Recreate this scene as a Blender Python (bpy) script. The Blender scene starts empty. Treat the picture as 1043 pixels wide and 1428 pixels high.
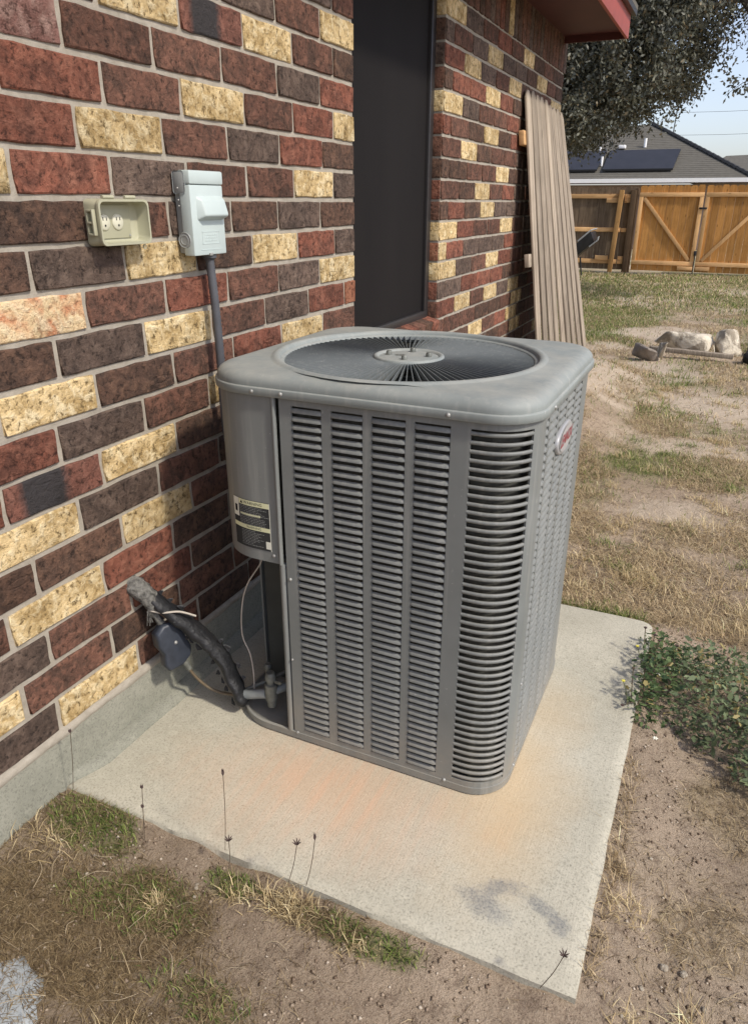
import bpy, bmesh, math, random
import numpy as np
from mathutils import Vector, Matrix, noise as mnoise
random.seed(7); rng = np.random.default_rng(7)
R = math.radians
scene = bpy.context.scene
COL = scene.collection

# ------------------------------------------------------------------ camera, sky, sun, exposure
cam_d = bpy.data.cameras.new('camera'); cam = bpy.data.objects.new('camera', cam_d); COL.objects.link(cam)
CAM = Vector((1.41978, -2.88098, 1.54278))
yaw, pit, rol = R(-24.76767827), R(23.07976373), R(0.14472165)
fwd = Vector((math.sin(yaw)*math.cos(pit), math.cos(yaw)*math.cos(pit), -math.sin(pit)))
rt = Vector((math.cos(yaw), -math.sin(yaw), 0)); up = rt.cross(fwd)
rt2 = math.cos(rol)*rt + math.sin(rol)*up; up2 = -math.sin(rol)*rt + math.cos(rol)*up
M = Matrix((rt2, up2, -fwd)).transposed().to_4x4(); M.translation = CAM
cam.matrix_world = M
cam_d.sensor_fit = 'HORIZONTAL'; cam_d.sensor_width = 36; cam_d.lens = 1017.63/1043*36
cam_d.clip_end = 1000; cam_d.clip_start = 0.05
scene.camera = cam
world = bpy.data.worlds.new('World'); scene.world = world; world.use_nodes = True
wn = world.node_tree; bg = wn.nodes['Background']
sky = wn.nodes.new('ShaderNodeTexSky'); sky.sky_type = 'NISHITA'; sky.sun_disc = False
SUN_EL, SUN_AZ = R(46), R(104)          # azimuth from +Y towards +X
sky.sun_elevation = SUN_EL; sky.sun_rotation = SUN_AZ
sky.air_density = 1.0; sky.dust_density = 1.6; sky.ozone_density = 3.0
veil = wn.nodes.new('ShaderNodeHueSaturation'); veil.inputs['Saturation'].default_value = .72   # thin high cloud washes the blue out
wn.links.new(sky.outputs[0], veil.inputs['Color']); tint = wn.nodes.new('ShaderNodeMix'); tint.data_type = 'RGBA'; tint.blend_type = 'MULTIPLY'; tint.inputs[0].default_value = 1; tint.inputs[7].default_value = (1.0, .955, .985, 1)
wn.links.new(veil.outputs[0], tint.inputs[6]); wn.links.new(tint.outputs[2], bg.inputs[0]); bg.inputs[1].default_value = 0.15
sun_d = bpy.data.lights.new('sun', 'SUN'); sun_d.energy = 2.45; sun_d.angle = R(4.0); sun_d.color = (1, 0.93, 0.81)
sun = bpy.data.objects.new('sun', sun_d); COL.objects.link(sun)
sdir = Vector((math.sin(SUN_AZ)*math.cos(SUN_EL), math.cos(SUN_AZ)*math.cos(SUN_EL), math.sin(SUN_EL)))
sun.rotation_euler = sdir.to_track_quat('Z', 'Y').to_euler()
sun.location = (6, 0, 8)
scene.view_settings.view_transform = 'Standard'; scene.view_settings.look = 'None'
scene.view_settings.exposure = 0.54; scene.view_settings.gamma = 1.0
scene.view_settings.use_curve_mapping = False
try:
    scene.cycles.use_denoising = True
except Exception: pass

# ------------------------------------------------------------------ helpers
def tag(o, label=None, cat=None, group=None, kind=None):
    if label: o['label'] = label
    if cat: o['category'] = cat
    if group: o['group'] = group
    if kind: o['kind'] = kind
    return o
def empty(name, loc, label=None, cat=None, group=None):
    o = bpy.data.objects.new(name, None); COL.objects.link(o); o.location = loc; o.empty_display_size = .1
    return tag(o, label, cat, group)
def mesh(name, v, f, smooth=False):
    m = bpy.data.meshes.new(name); m.from_pydata([tuple(p) for p in v], [], [tuple(q) for q in f]); m.update()
    if smooth: m.polygons.foreach_set('use_smooth', [True]*len(m.polygons))
    return m
def link(name, m, mat=None, parent=None, loc=None):
    o = bpy.data.objects.new(name, m); COL.objects.link(o)
    if mat is not None and len(m.materials) == 0: m.materials.append(mat)
    if parent is not None:
        o.parent = parent
        pl = world_loc(parent)
        o.location = (Vector(loc) if loc is not None else Vector((0, 0, 0))) - pl
    elif loc is not None: o.location = loc
    return o
def world_loc(o):
    l = Vector((0, 0, 0))
    while o is not None: l = l + o.location; o = o.parent
    return l
class MB:
    def __init__(s): s.v = []; s.f = []
    def add(s, v, f):
        n = len(s.v); s.v += [tuple(p) for p in v]; s.f += [tuple(i+n for i in q) for q in f]; return s
    def box(s, a, b):
        (x0, y0, z0), (x1, y1, z1) = a, b
        return s.add([(x0,y0,z0),(x1,y0,z0),(x1,y1,z0),(x0,y1,z0),(x0,y0,z1),(x1,y0,z1),(x1,y1,z1),(x0,y1,z1)],
                     [(0,3,2,1),(4,5,6,7),(0,1,5,4),(1,2,6,5),(2,3,7,6),(3,0,4,7)])
    def tube(s, pts, r, n=10, cap=True, flat=None):
        pts = [Vector(p) for p in pts]; rs = r if isinstance(r, (list, tuple)) else [r]*len(pts)
        base = len(s.v); ref = Vector((0, 0, 1))
        t0 = (pts[1]-pts[0]).normalized()
        if abs(t0.dot(ref)) > .95: ref = Vector((0, 1, 0))
        for i, p in enumerate(pts):
            t = (pts[min(i+1, len(pts)-1)] - pts[max(i-1, 0)]).normalized()
            a = t.cross(ref).normalized(); b = a.cross(t).normalized(); ref = b
            for k in range(n):
                w = 2*math.pi*k/n
                s.v.append(tuple(p + a*math.cos(w)*rs[i] + b*math.sin(w)*rs[i]*(flat or 1)))
        for i in range(len(pts)-1):
            for k in range(n):
                a0 = base+i*n+k; a1 = base+i*n+(k+1) % n
                s.f.append((a0, a1, a1+n, a0+n))
        if cap:
            s.f.append(tuple(base+k for k in range(n))[::-1]); e = base+(len(pts)-1)*n
            s.f.append(tuple(e+k for k in range(n)))
        return s
    def lathe(s, prof, c=(0,0,0), n=48, axis='z', closed=False):
        base = len(s.v)
        for r, z in prof:
            for k in range(n):
                w = 2*math.pi*k/n
                if axis == 'z': s.v.append((c[0]+r*math.cos(w), c[1]+r*math.sin(w), c[2]+z))
                elif axis == 'x': s.v.append((c[0]+z, c[1]+r*math.cos(w), c[2]+r*math.sin(w)))
                else: s.v.append((c[0]+r*math.cos(w), c[1]-z, c[2]+r*math.sin(w)))
        for i in range(len(prof)-1):
            for k in range(n):
                a0 = base+i*n+k; a1 = base+i*n+(k+1) % n
                s.f.append((a0, a1, a1+n, a0+n))
        return s
    def build(s, name, mat, parent=None, smooth=False, bevel=0, loc=None, seg=2):
        m = mesh(name, s.v, s.f, smooth)
        if bevel:
            bm = bmesh.new(); bm.from_mesh(m)
            bmesh.ops.remove_doubles(bm, verts=bm.verts, dist=1e-5)
            es = [e for e in bm.edges if len(e.link_faces) == 2 and e.calc_face_angle(0) > R(28)]
            bmesh.ops.bevel(bm, geom=es, offset=bevel, segments=seg, profile=.5, affect='EDGES')
            bm.to_mesh(m); bm.free()
            m.polygons.foreach_set('use_smooth', [True]*len(m.polygons))
            try: m.set_sharp_from_angle(angle=R(40))
            except Exception: pass
        elif smooth:
            try: m.set_sharp_from_angle(angle=R(50))
            except Exception: pass
        return link(name, m, mat, parent, (loc if loc is not None else (0, 0, 0)) if parent is not None else loc)

class NT:
    """small helper for node materials"""
    def __init__(s, name, rough=.7, spec=.4, metal=0):
        s.m = bpy.data.materials.new(name); s.m.use_nodes = True; s.t = s.m.node_tree; s.b = s.t.nodes['Principled BSDF']
        s.b.inputs['Roughness'].default_value = rough; s.b.inputs['Metallic'].default_value = metal
        s.b.inputs['Specular IOR Level'].default_value = spec
        s.tc = s.t.nodes.new('ShaderNodeTexCoord'); s.geo = s.t.nodes.new('ShaderNodeNewGeometry')
        s.oi = s.t.nodes.new('ShaderNodeObjectInfo')
    def n(s, ty, **kw):
        x = s.t.nodes.new(ty)
        for k, v in kw.items():
            if k in ('operation', 'blend_type', 'data_type', 'feature', 'distance', 'noise_dimensions', 'interpolation'): setattr(x, k, v)
        return x
    def l(s, a, b): s.t.links.new(a, b)
    def pos(s, scale=(1, 1, 1), world=True):
        mp = s.n('ShaderNodeMapping'); mp.inputs['Scale'].default_value = scale
        s.l(s.geo.outputs['Position'] if world else s.tc.outputs['Object'], mp.inputs[0]); return mp.outputs[0]
    def noise(s, vec, scale, detail=4, rough=.6, dist=0):
        x = s.n('ShaderNodeTexNoise'); s.l(vec, x.inputs['Vector'])
        x.inputs['Scale'].default_value = scale; x.inputs['Detail'].default_value = detail
        x.inputs['Roughness'].default_value = rough; x.inputs['Distortion'].default_value = dist; return x.outputs['Fac']
    def ramp(s, fac, stops):
        x = s.n('ShaderNodeValToRGB'); e = x.color_ramp.elements
        while len(e) < len(stops): e.new(.5)
        for i, (p, c) in enumerate(stops):
            e[i].position = p; e[i].color = (c, c, c, 1) if not hasattr(c, '__len__') else (*c, 1)
        s.l(fac, x.inputs[0]); return x.outputs[0]
    def mix(s, fac, a, b, bt='MIX'):
        x = s.n('ShaderNodeMix', data_type='RGBA', blend_type=bt)
        for k, sock, v in ((0, x.inputs[0], fac), (6, x.inputs[6], a), (7, x.inputs[7], b)):
            if hasattr(v, 'is_linked') or hasattr(v, 'links'): s.l(v, sock)
            elif isinstance(v, (int, float)): sock.default_value = v if k == 0 else (v, v, v, 1)
            else: sock.default_value = (*v, 1)
        return x.outputs[2]
    def math(s, op, a, b=0.0):
        x = s.n('ShaderNodeMath', operation=op)
        for sock, v in ((x.inputs[0], a), (x.inputs[1], b)):
            if isinstance(v, (int, float)): sock.default_value = v
            else: s.l(v, sock)
        return x.outputs[0]
    def color(s, c):
        if hasattr(c, 'links'): s.l(c, s.b.inputs['Base Color'])
        else: s.b.inputs['Base Color'].default_value = (*c, 1)
        return s
    def bump(s, h, strength=.5, dist=.002):
        x = s.n('ShaderNodeBump'); x.inputs['Strength'].default_value = strength; x.inputs['Distance'].default_value = dist
        s.l(h, x.inputs['Height']); s.l(x.outputs[0], s.b.inputs['Normal']); return s

def simple(name, col, rough=.7, var=.15, scale=20, bump=.2, metal=0, spec=.4, bd=.001):
    m = NT(name, rough, spec, metal); p = m.pos()
    nz = m.noise(p, scale, 5)
    c1 = [c*(1-var) for c in col]; c2 = [min(1, c*(1+var)) for c in col]
    m.color(m.mix(m.ramp(nz, [(.3, 0), (.7, 1)]), c1, c2))
    if bump: m.bump(m.noise(p, scale*4, 4), bump, bd)
    return m.m

# ------------------------------------------------------------------ materials
def brick_mat(name, base, dark, light, dk=.5, pits=.0, two=None):
    m = NT(name, .88, .25); g = m.pos(); g2 = m.pos((1, .45, 1.6))
    rnd = m.oi.outputs['Random']
    off = m.n('ShaderNodeVectorMath', operation='ADD')
    comb = m.n('ShaderNodeCombineXYZ'); mm = m.math('MULTIPLY', rnd, 37.0); m.l(mm, comb.inputs[0]); m.l(m.math('MULTIPLY', rnd, 91.0), comb.inputs[2])
    m.l(g, off.inputs[0]); m.l(comb.outputs[0], off.inputs[1]); g = off.outputs[0]
    big = m.noise(g, 11, 5, .65, .8); mid = m.noise(g, 58, 6, .72, .2); lump = m.noise(g, 26, 4, .6, .5); fine = m.noise(g, 210, 4, .75)
    c = m.mix(m.ramp(big, [(.40, 0), (.60, 1)]), dark, base)
    c = m.mix(m.math('MULTIPLY', m.ramp(lump, [(.50, 0), (.64, 1)]), .6), c, light)
    c = m.mix(m.math('MULTIPLY', m.ramp(mid, [(.54, 0), (.68, 1)]), .55), c, light)
    c = m.mix(m.math('MULTIPLY', m.ramp(mid, [(.37, 1), (.47, 0)]), min(1, dk*1.8)), c, [k*.40 for k in dark])
    if two:
        sep = m.n('ShaderNodeSeparateXYZ'); m.l(m.tc.outputs['Object'], sep.inputs[0])
        w = m.math('ADD', sep.outputs[1], m.math('MULTIPLY', mid, .03))
        msk = m.ramp(m.math('ADD', m.math('MULTIPLY', w, 1.0), .5), [(.40, 0), (.425, 1), (.53, 1), (.56, 0)])
        c = m.mix(msk, c, two)
    # stretched crack / impression marks pressed into the face
    vor = m.n('ShaderNodeTexVoronoi', feature='DISTANCE_TO_EDGE'); m.l(m.mix(.12, g, m.noise(g, 30, 3)), vor.inputs['Vector']); vor.inputs['Scale'].default_value = 16
    crack = m.ramp(vor.outputs['Distance'], [(.0, 0), (.09, 1)])
    ringv = m.n('ShaderNodeTexVoronoi', feature='F1'); m.l(g2, ringv.inputs['Vector']); ringv.inputs['Scale'].default_value = 9
    ring = m.ramp(ringv.outputs['Distance'], [(.10, 0), (.135, 1), (.15, 1), (.19, 0)])
    c = m.mix(m.math('MULTIPLY', m.math('SUBTRACT', 1.0, crack), .05), c, [k*.45 for k in dark])
    br = m.n('ShaderNodeHueSaturation'); m.l(c, br.inputs['Color'])
    m.l(m.math('ADD', .82, m.math('MULTIPLY', rnd, .36)), br.inputs['Value'])
    specks = m.ramp(fine, [(.70, 0), (.76, 1)])
    c = m.mix(m.math('MULTIPLY', specks, .35), br.outputs[0], [min(1, k*2.2+.05) for k in light])
    m.color(c)
    h = m.math('ADD', m.math('MULTIPLY', mid, 1.2), m.math('MULTIPLY', lump, 1.3))
    h = m.math('ADD', h, m.math('MULTIPLY', ring, -.20)); h = m.math('ADD', h, m.math('MULTIPLY', crack, .05)); h = m.math('ADD', h, m.math('MULTIPLY', fine, .35))
    m.bump(h, .95, .0085)
    return m.m
BR = {
 'R': brick_mat('red_brick', (.250,.092,.058), (.135,.056,.038), (.33,.145,.095)),
 'M': brick_mat('maroon_brick', (.158,.076,.052), (.088,.050,.036), (.25,.120,.08)),
 'D': brick_mat('dark_brown_brick', (.118,.066,.045), (.068,.043,.032), (.19,.108,.070)),
 'G': brick_mat('grey_purple_brick', (.135,.092,.070), (.080,.056,.044), (.21,.150,.115)),
 'Y': brick_mat('yellow_brick', (.72,.54,.28), (.42,.29,.125), (.86,.74,.48), .58),
 'O': brick_mat('orange_brick', (.36,.15,.085), (.24,.09,.05), (.44,.22,.13)),
 'P': brick_mat('mauve_brick', (.23,.120,.098), (.15,.075,.060), (.33,.22,.18)),
 'K': brick_mat('banded_brick', (.20,.085,.060), (.12,.055,.040), (.27,.125,.09), two=(.040,.036,.036)),
 'Z': brick_mat('peach_stained_brick', (.74,.56,.32), (.60,.26,.13), (.88,.75,.50), .35),
}
def mortar_mat():
    m = NT('mortar', .95, .2); p = m.pos()
    a = m.noise(p, 30, 5, .65); b = m.noise(p, 420, 3, .7)
    c = m.mix(m.ramp(a, [(.3, 0), (.7, 1)]), (.30,.268,.215), (.42,.38,.315))
    c = m.mix(m.math('MULTIPLY', m.ramp(b, [(.3, 1), (.5, 0)]), .35), c, (.25,.22,.18))
    m.color(c); m.bump(m.math('ADD', m.math('MULTIPLY', a, 1.5), b), .7, .003); return m.m
MORTAR = mortar_mat()
def concrete(name, c1, c2, stain=False):
    m = NT(name, .9, .25); p = m.pos()
    a = m.noise(p, 3.2, 5, .6); b = m.noise(p, 42, 6, .8, .4); f = m.noise(p, 170, 4, .8); sk = m.noise(p, 95, 3, .6)
    c = m.mix(m.ramp(a, [(.3, 0), (.7, 1)]), c1, c2)
    c = m.mix(m.math('MULTIPLY', m.ramp(b, [(.54, 0), (.68, 1)]), .32), c, [k*.55 for k in c1])
    c = m.mix(m.math('MULTIPLY', m.ramp(sk, [(.66, 0), (.71, 1)]), .5), c, [k*.42 for k in c1])
    c = m.mix(m.math('MULTIPLY', m.ramp(b, [(.36, 1), (.46, 0)]), .30), c, [min(.8, k*1.25) for k in c2])
    c = m.mix(m.math('MULTIPLY', m.ramp(f, [(.38, 1), (.49, 0)]), .58), c, [k*.5 for k in c1])
    h = m.math('ADD', m.math('MULTIPLY', f, .8), m.math('MULTIPLY', b, .6))
    if stain:
        sep = m.n('ShaderNodeSeparateXYZ'); m.l(m.geo.outputs['Position'], sep.inputs[0]); X, Y = sep.outputs[0], sep.outputs[1]
        def blob(cx, cy, rx, ry, nz, k, soft=.6, ang=0.0):
            ca, sa = math.cos(ang), math.sin(ang)
            ux = m.math('SUBTRACT', X, cx); uy = m.math('SUBTRACT', Y, cy)
            dx = m.math('ADD', m.math('MULTIPLY', ux, ca/rx), m.math('MULTIPLY', uy, sa/rx))
            dy = m.math('ADD', m.math('MULTIPLY', ux, -sa/ry), m.math('MULTIPLY', uy, ca/ry))
            d = m.math('SQRT', m.math('ADD', m.math('MULTIPLY', dx, dx), m.math('MULTIPLY', dy, dy)))
            d = m.math('ADD', d, m.math('MULTIPLY', m.math('SUBTRACT', nz, .5), k))
            return m.ramp(d, [(max(0, 1-soft)*.6, 1), (1.0*.6+.35, 0)])
        # rust-orange wash bleeding out around the unit
        b1 = blob(.66, -1.55, .52, .30, a, 1.0, .8, .1); b2 = blob(1.12, -1.28, .20, .62, a, 1.0, .9, 0)
        c = m.mix(m.math('MULTIPLY', b1, .66), c, (.56,.40,.27)); c = m.mix(m.math('MULTIPLY', b2, .62), c, (.60,.43,.24))
        mps = m.noise(m.pos((40, 3, 1)), 1, 3)
        c = m.mix(m.math('MULTIPLY', m.math('MULTIPLY', b1, m.ramp(mps, [(.45, 0), (.6, 1)])), .18), c, (.75,.36,.2))
        # blue-grey spilled stain near the front corner
        for (cx, cy, rx, ry, an) in ((1.150,-1.695,.085,.046,-.3), (1.175,-1.635,.060,.030,.4), (1.280,-1.650,.075,.028,-.45), (1.320,-1.675,.030,.04,0)):
            c = m.mix(m.math('MULTIPLY', m.math('MULTIPLY', blob(cx, cy, rx, ry, b, 2.2, .45, an), m.ramp(f, [(.3, 1), (.65, .45)])), .78), c, (.15,.158,.165))
        # slab darker and greyer towards the wall
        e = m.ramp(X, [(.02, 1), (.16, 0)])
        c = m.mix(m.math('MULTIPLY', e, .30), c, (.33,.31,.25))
        br = m.noise(m.pos((220, 5, 1)), 1, 2); h = m.math('ADD', h, m.math('MULTIPLY', br, .5))
    m.color(c); m.bump(h, .6, .0025); return m.m
PADM = concrete('pad_concrete', (.40,.375,.295), (.51,.48,.385), True)
FNDM = concrete('foundation_concrete', (.205,.205,.165), (.30,.295,.24))
STEPM = concrete('stepping_stone_concrete', (.26,.285,.295), (.36,.385,.39))
def paint(name, col, rough=.45, dust=.35, var=.08):
    m = NT(name, rough, .45); p = m.pos()
    a = m.noise(p, 6, 5, .65); b = m.noise(p, 45, 5, .75); st = m.noise(m.pos((60, 60, 3)), 1, 4)
    c = m.mix(m.ramp(a, [(.3, 0), (.7, 1)]), [k*(1-var) for k in col], [k*(1+var) for k in col])
    sep = m.n('ShaderNodeSeparateXYZ'); m.l(m.geo.outputs['Normal'], sep.inputs[0])
    upf = m.ramp(sep.outputs[2], [(.3, 0), (.95, 1)])
    d = m.math('MULTIPLY', m.math('MULTIPLY', upf, m.ramp(m.noise(p, 10, 6, .7), [(.35, 0), (.7, 1)])), dust)
    c = m.mix(d, c, (.37,.36,.31))
    c = m.mix(m.math('MULTIPLY', m.ramp(st, [(.52, 0), (.70, 1)]), .20), c, (.42,.41,.37))
    sz_ = m.n('ShaderNodeSeparateXYZ'); m.l(m.geo.outputs['Position'], sz_.inputs[0])
    c = m.mix(m.math('MULTIPLY', m.math('MULTIPLY', m.ramp(sz_.outputs[2], [(.07, 1), (.32, 0)]), m.ramp(m.noise(p, 14, 5, .7), [(.35, .2), (.65, 1)])), .42), c, (.34,.29,.225))
    c = m.mix(m.math('MULTIPLY', m.ramp(b, [(.66, 0), (.70, 1)]), .38), c, (.50,.49,.45))
    m.color(c); m.l(m.ramp(a, [(.3, rough-.06), (.7, rough+.14)]), m.b.inputs['Roughness'])
    m.bump(b, .08, .001); return m.m
ACP = paint('grey_cabinet_paint', (.175,.186,.178)); ACL = paint('grey_lid_paint', (.218,.240,.228), .55, .6)
ACLV = paint('grey_louver_paint', (.165,.172,.163), .5)
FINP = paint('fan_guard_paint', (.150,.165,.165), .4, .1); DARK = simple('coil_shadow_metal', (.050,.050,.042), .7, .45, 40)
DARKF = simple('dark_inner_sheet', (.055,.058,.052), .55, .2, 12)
SCREW = simple('screw_metal', (.33,.33,.31), .45, .3, 60, metal=.3)
BLKR = NT('black_insulation_foam', .55, .5); _p = BLKR.pos(); BLKR.color(BLKR.mix(BLKR.ramp(BLKR.noise(_p, 34, 5, .7, .5), [(.66, 0), (.70, 1)]), (.008,.0085,.010), (.11,.115,.12))).bump(BLKR.noise(_p, 60, 5), .7, .006); BLKR = BLKR.m
GREYB = simple('disconnect_box_paint', (.47,.54,.52), .45, .05, 8, .05); GREYS = simple('disconnect_side_paint', (.27,.285,.275), .5, .08, 10, .08)
BEIGE = simple('outlet_housing_plastic', (.38,.37,.26), .45, .07, 10, .08); BEIGE2 = simple('outlet_face_plastic', (.62,.60,.47), .4, .05, 10, 0)
BLACK = simple('black_slot', (.01,.01,.01), .6, .1, 10, 0)
CONDM = simple('grey_conduit', (.078,.080,.088), .5, .15, 20, .2)
BLUEP = simple('dark_blue_plastic', (.030,.036,.048), .45, .25, 30, .4)
FOAM = simple('old_sealing_foam', (.20,.195,.175), .95, .75, 70, 1, bd=.01)
PIPEM = simple('painted_grey_pipe', (.22,.235,.23), .5, .2, 30, .4); VALV = simple('tarnished_valve_metal', (.16,.165,.145), .5, .35, 50, .5, metal=.25)
WIREM = simple('pale_wire_sheath', (.42,.38,.32), .6, .1, 20, 0); WIRED = simple('brown_cable_sheath', (.12,.09,.055), .6, .2, 20, 0)
SCRN = NT('window_screen_film', .7, .10); _p = SCRN.pos((1, 1, .25)); SCRN.color(SCRN.mix(SCRN.noise(_p, 3, 3), (.010,.009,.009), (.017,.015,.0145))).bump(SCRN.noise(SCRN.pos(), 900, 2), .15, .0005); SCRN = SCRN.m
FRMM = simple('bronze_window_frame', (.028,.026,.026), .4, .1, 10, .02)
REDP = simple('red_trim_paint', (.32,.065,.05), .55, .10, 9, .15)
SOFM = simple('dark_red_soffit_paint', (.075,.020,.018), .6, .15, 5, .15)
def wood(name, c1, c2, axis=2, grain=55, knots=True, along=1.4):
    m = NT(name, .85, .2)
    sc = [grain]*3; sc[axis] = along; sc = tuple(sc)
    off = m.n('ShaderNodeVectorMath', operation='ADD'); comb = m.n('ShaderNodeCombineXYZ')
    rnd = m.oi.outputs['Random']; m.l(m.math('MULTIPLY', rnd, 53.), comb.inputs[0]); m.l(m.math('MULTIPLY', rnd, 17.), comb.inputs[1]); m.l(m.math('MULTIPLY', rnd, 29.), comb.inputs[2])
    m.l(m.tc.outputs['Object'], off.inputs[0]); m.l(comb.outputs[0], off.inputs[1])
    mp = m.n('ShaderNodeMapping'); mp.inputs['Scale'].default_value = sc; m.l(off.outputs[0], mp.inputs[0])
    g = m.noise(mp.outputs[0], 1, 5, .7, .8); g2 = m.noise(mp.outputs[0], 3.1, 3, .6); bl = m.noise(off.outputs[0], 3.5, 3)
    c = m.mix(m.ramp(g, [(.32, 0), (.68, 1)]), c1, c2)
    c = m.mix(m.math('MULTIPLY', m.ramp(g2, [(.3, 1), (.45, 0)]), .5), c, [k*.4 for k in c1])
    c = m.mix(m.math('MULTIPLY', m.ramp(bl, [(.35, 1), (.6, 0)]), .28), c, [k*.55 for k in c1])
    if knots:
        v = m.n('ShaderNodeTexVoronoi', feature='F1'); mp2 = m.n('ShaderNodeMapping'); s2 = [9]*3; s2[axis] = 3.2; mp2.inputs['Scale'].default_value = tuple(s2)
        m.l(off.outputs[0], mp2.inputs[0]); m.l(mp2.outputs[0], v.inputs['Vector']); v.inputs['Scale'].default_value = 1
        c = m.mix(m.math('MULTIPLY', m.ramp(v.outputs['Distance'], [(.07, 1), (.13, 0)]), .6), c, [k*.35 for k in c1])
    hs = m.n('ShaderNodeHueSaturation'); m.l(c, hs.inputs['Color']); m.l(m.math('ADD', .8, m.math('MULTIPLY', rnd, .4)), hs.inputs['Value'])
    m.color(hs.outputs[0]); m.bump(m.math('ADD', g, g2), .6, .002); return m.m
WGREY = wood('weathered_grey_cedar', (.17,.135,.10), (.48,.405,.315), grain=60, along=.8); WGATE = wood('new_cedar_board', (.42,.20,.055), (.60,.31,.10), grain=30)
WRAIL = wood('new_pine_rail', (.60,.35,.15), (.76,.48,.24), 0, 25); WRAILV = wood('new_pine_stile', (.60,.35,.15), (.74,.46,.22), 2, 25)
WOLD = wood('old_fence_board', (.13,.092,.06), (.27,.20,.135), grain=26); WPOST = wood('treated_fence_post', (.34,.19,.07), (.46,.27,.11), grain=25)
WDK = wood('dark_fence_post', (.075,.050,.03), (.15,.095,.055), grain=25)
SHNG = NT('asphalt_shingle', .95, .1); _p = SHNG.pos(); SHNG.color(SHNG.mix(SHNG.noise(SHNG.pos((3, .5, 8)), 2.2, 4), (.095,.088,.076), (.165,.155,.13))).bump(SHNG.noise(_p, 60, 3), .5, .004); SHNG = SHNG.m
WHT = simple('white_fascia_paint', (.88,.88,.86), .5, .03, 5, 0); SOLAR = simple('solar_glass', (.022,.022,.026), .45, .2, 3, 0, spec=.5)
ROCKW = NT('limestone', .95, .15); _p = ROCKW.tc.outputs['Object']; _m = ROCKW.ramp(ROCKW.noise(_p, 5, 5, .65, .7), [(.44, 0), (.54, 1)])
ROCKW.color(ROCKW.mix(ROCKW.math('MULTIPLY', ROCKW.noise(_p, 30, 4), .5), ROCKW.mix(_m, (.30,.26,.20), (.78,.71,.57)), (.35,.29,.22))).bump(ROCKW.noise(_p, 14, 6, .7), .8, .03); ROCKW = ROCKW.m
ROCKD = simple('lichen_grey_stone', (.22,.19,.16), .95, .45, 9, .8, bd=.02)
BARKM = simple('tree_bark', (.085,.07,.055), .95, .4, 12, 1, bd=.02)
BLKM = simple('black_cart_plastic', (.02,.02,.022), .45, .3, 8, .1)
WHEELC = simple('pale_cart_rim', (.35,.36,.36), .5, .2, 8, .1)

def vcol_mat(name, rough=.85, trans=0, spec=.2):
    m = NT(name, rough, spec); a = m.n('ShaderNodeAttribute'); a.attribute_name = 'Col'
    m.color(a.outputs['Color'])
    if trans:
        t = m.n('ShaderNodeBsdfTranslucent'); m.l(a.outputs['Color'], t.inputs[0]); mx = m.n('ShaderNodeMixShader'); mx.inputs[0].default_value = trans
        out = m.t.nodes['Material Output']; m.l(m.b.outputs[0], mx.inputs[1]); m.l(t.outputs[0], mx.inputs[2]); m.l(mx.outputs[0], out.inputs[0])
    return m.m
BLADE = vcol_mat('grass_blade', .8, .25); LEAF = vcol_mat('live_oak_leaf', .5, .15, .4); WEEDM = vcol_mat('weed_leaf', .6, .2, .35)

# ------------------------------------------------------------------ numpy value noise and ground functions
_tab = rng.random((256, 256))
def vn(x, y):
    xi = np.floor(x).astype(int); yi = np.floor(y).astype(int); fx = x-xi; fy = y-yi
    fx = fx*fx*(3-2*fx); fy = fy*fy*(3-2*fy)
    a = _tab[xi & 255, yi & 255]; b = _tab[(xi+1) & 255, yi & 255]; c = _tab[xi & 255, (yi+1) & 255]; d = _tab[(xi+1) & 255, (yi+1) & 255]
    return (a*(1-fx)+b*fx)*(1-fy) + (c*(1-fx)+d*fx)*fy
def fbm(x, y, o=4):
    s = 0; a = .5; n = 0
    for k in range(o): s = s + a*vn(x*2**k+17*k, y*2**k+31*k); n += a; a *= .5
    return s/n
def sstep(a, b, x): t = np.clip((x-a)/(b-a), 0, 1); return t*t*(3-2*t)
def blobm(x, y, cx, cy, rx, ry):
    d = np.sqrt(((x-cx)/rx)**2+((y-cy)/ry)**2) + (fbm(x*7+3, y*7, 3)-.5)*1.1
    return 1-sstep(.55, 1.15, d)
PAD = (0.0, 1.385, -1.822, -0.240, 0.058)
def ground_h(x, y):
    near = np.exp(-(np.maximum(0, np.hypot(x-1, y+1)-3)/6)**2)
    h = (fbm(x*1.3, y*1.3, 3)-.5)*.035 + (fbm(x*9, y*9, 4)-.5)*.028*near
    h = h + .21*np.exp(-((x-.40)/.42)**2)*sstep(1.7, 2.6, y)*(1-sstep(4.0, 5.2, y))
    # soil banked a little against the wall end and the pad's edges
    dl = np.maximum(0, .32-x)*(y < -1.7)
    h = h + np.where((y < -1.7) & (x < .5), .045*np.clip(1-x/.5, 0, 1), 0)
    px = np.maximum(np.maximum(PAD[0]-x, x-PAD[1]), 0); py = np.maximum(np.maximum(PAD[2]-y, y-PAD[3]), 0); d = np.hypot(px, py)
    h = h + .036*np.exp(-(d/.14)**2)
    inside = (x > PAD[0]-.3) & (x < PAD[1]-.035) & (y > PAD[2]+.035) & (y < PAD[3]-.035)
    cap = np.where(d < .02, .046, np.where(d < .25, .053, 9)); h = np.minimum(h, cap)
    h = np.where(inside | ((x < -.02)), np.minimum(h, -.03), h)
    return h
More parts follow.
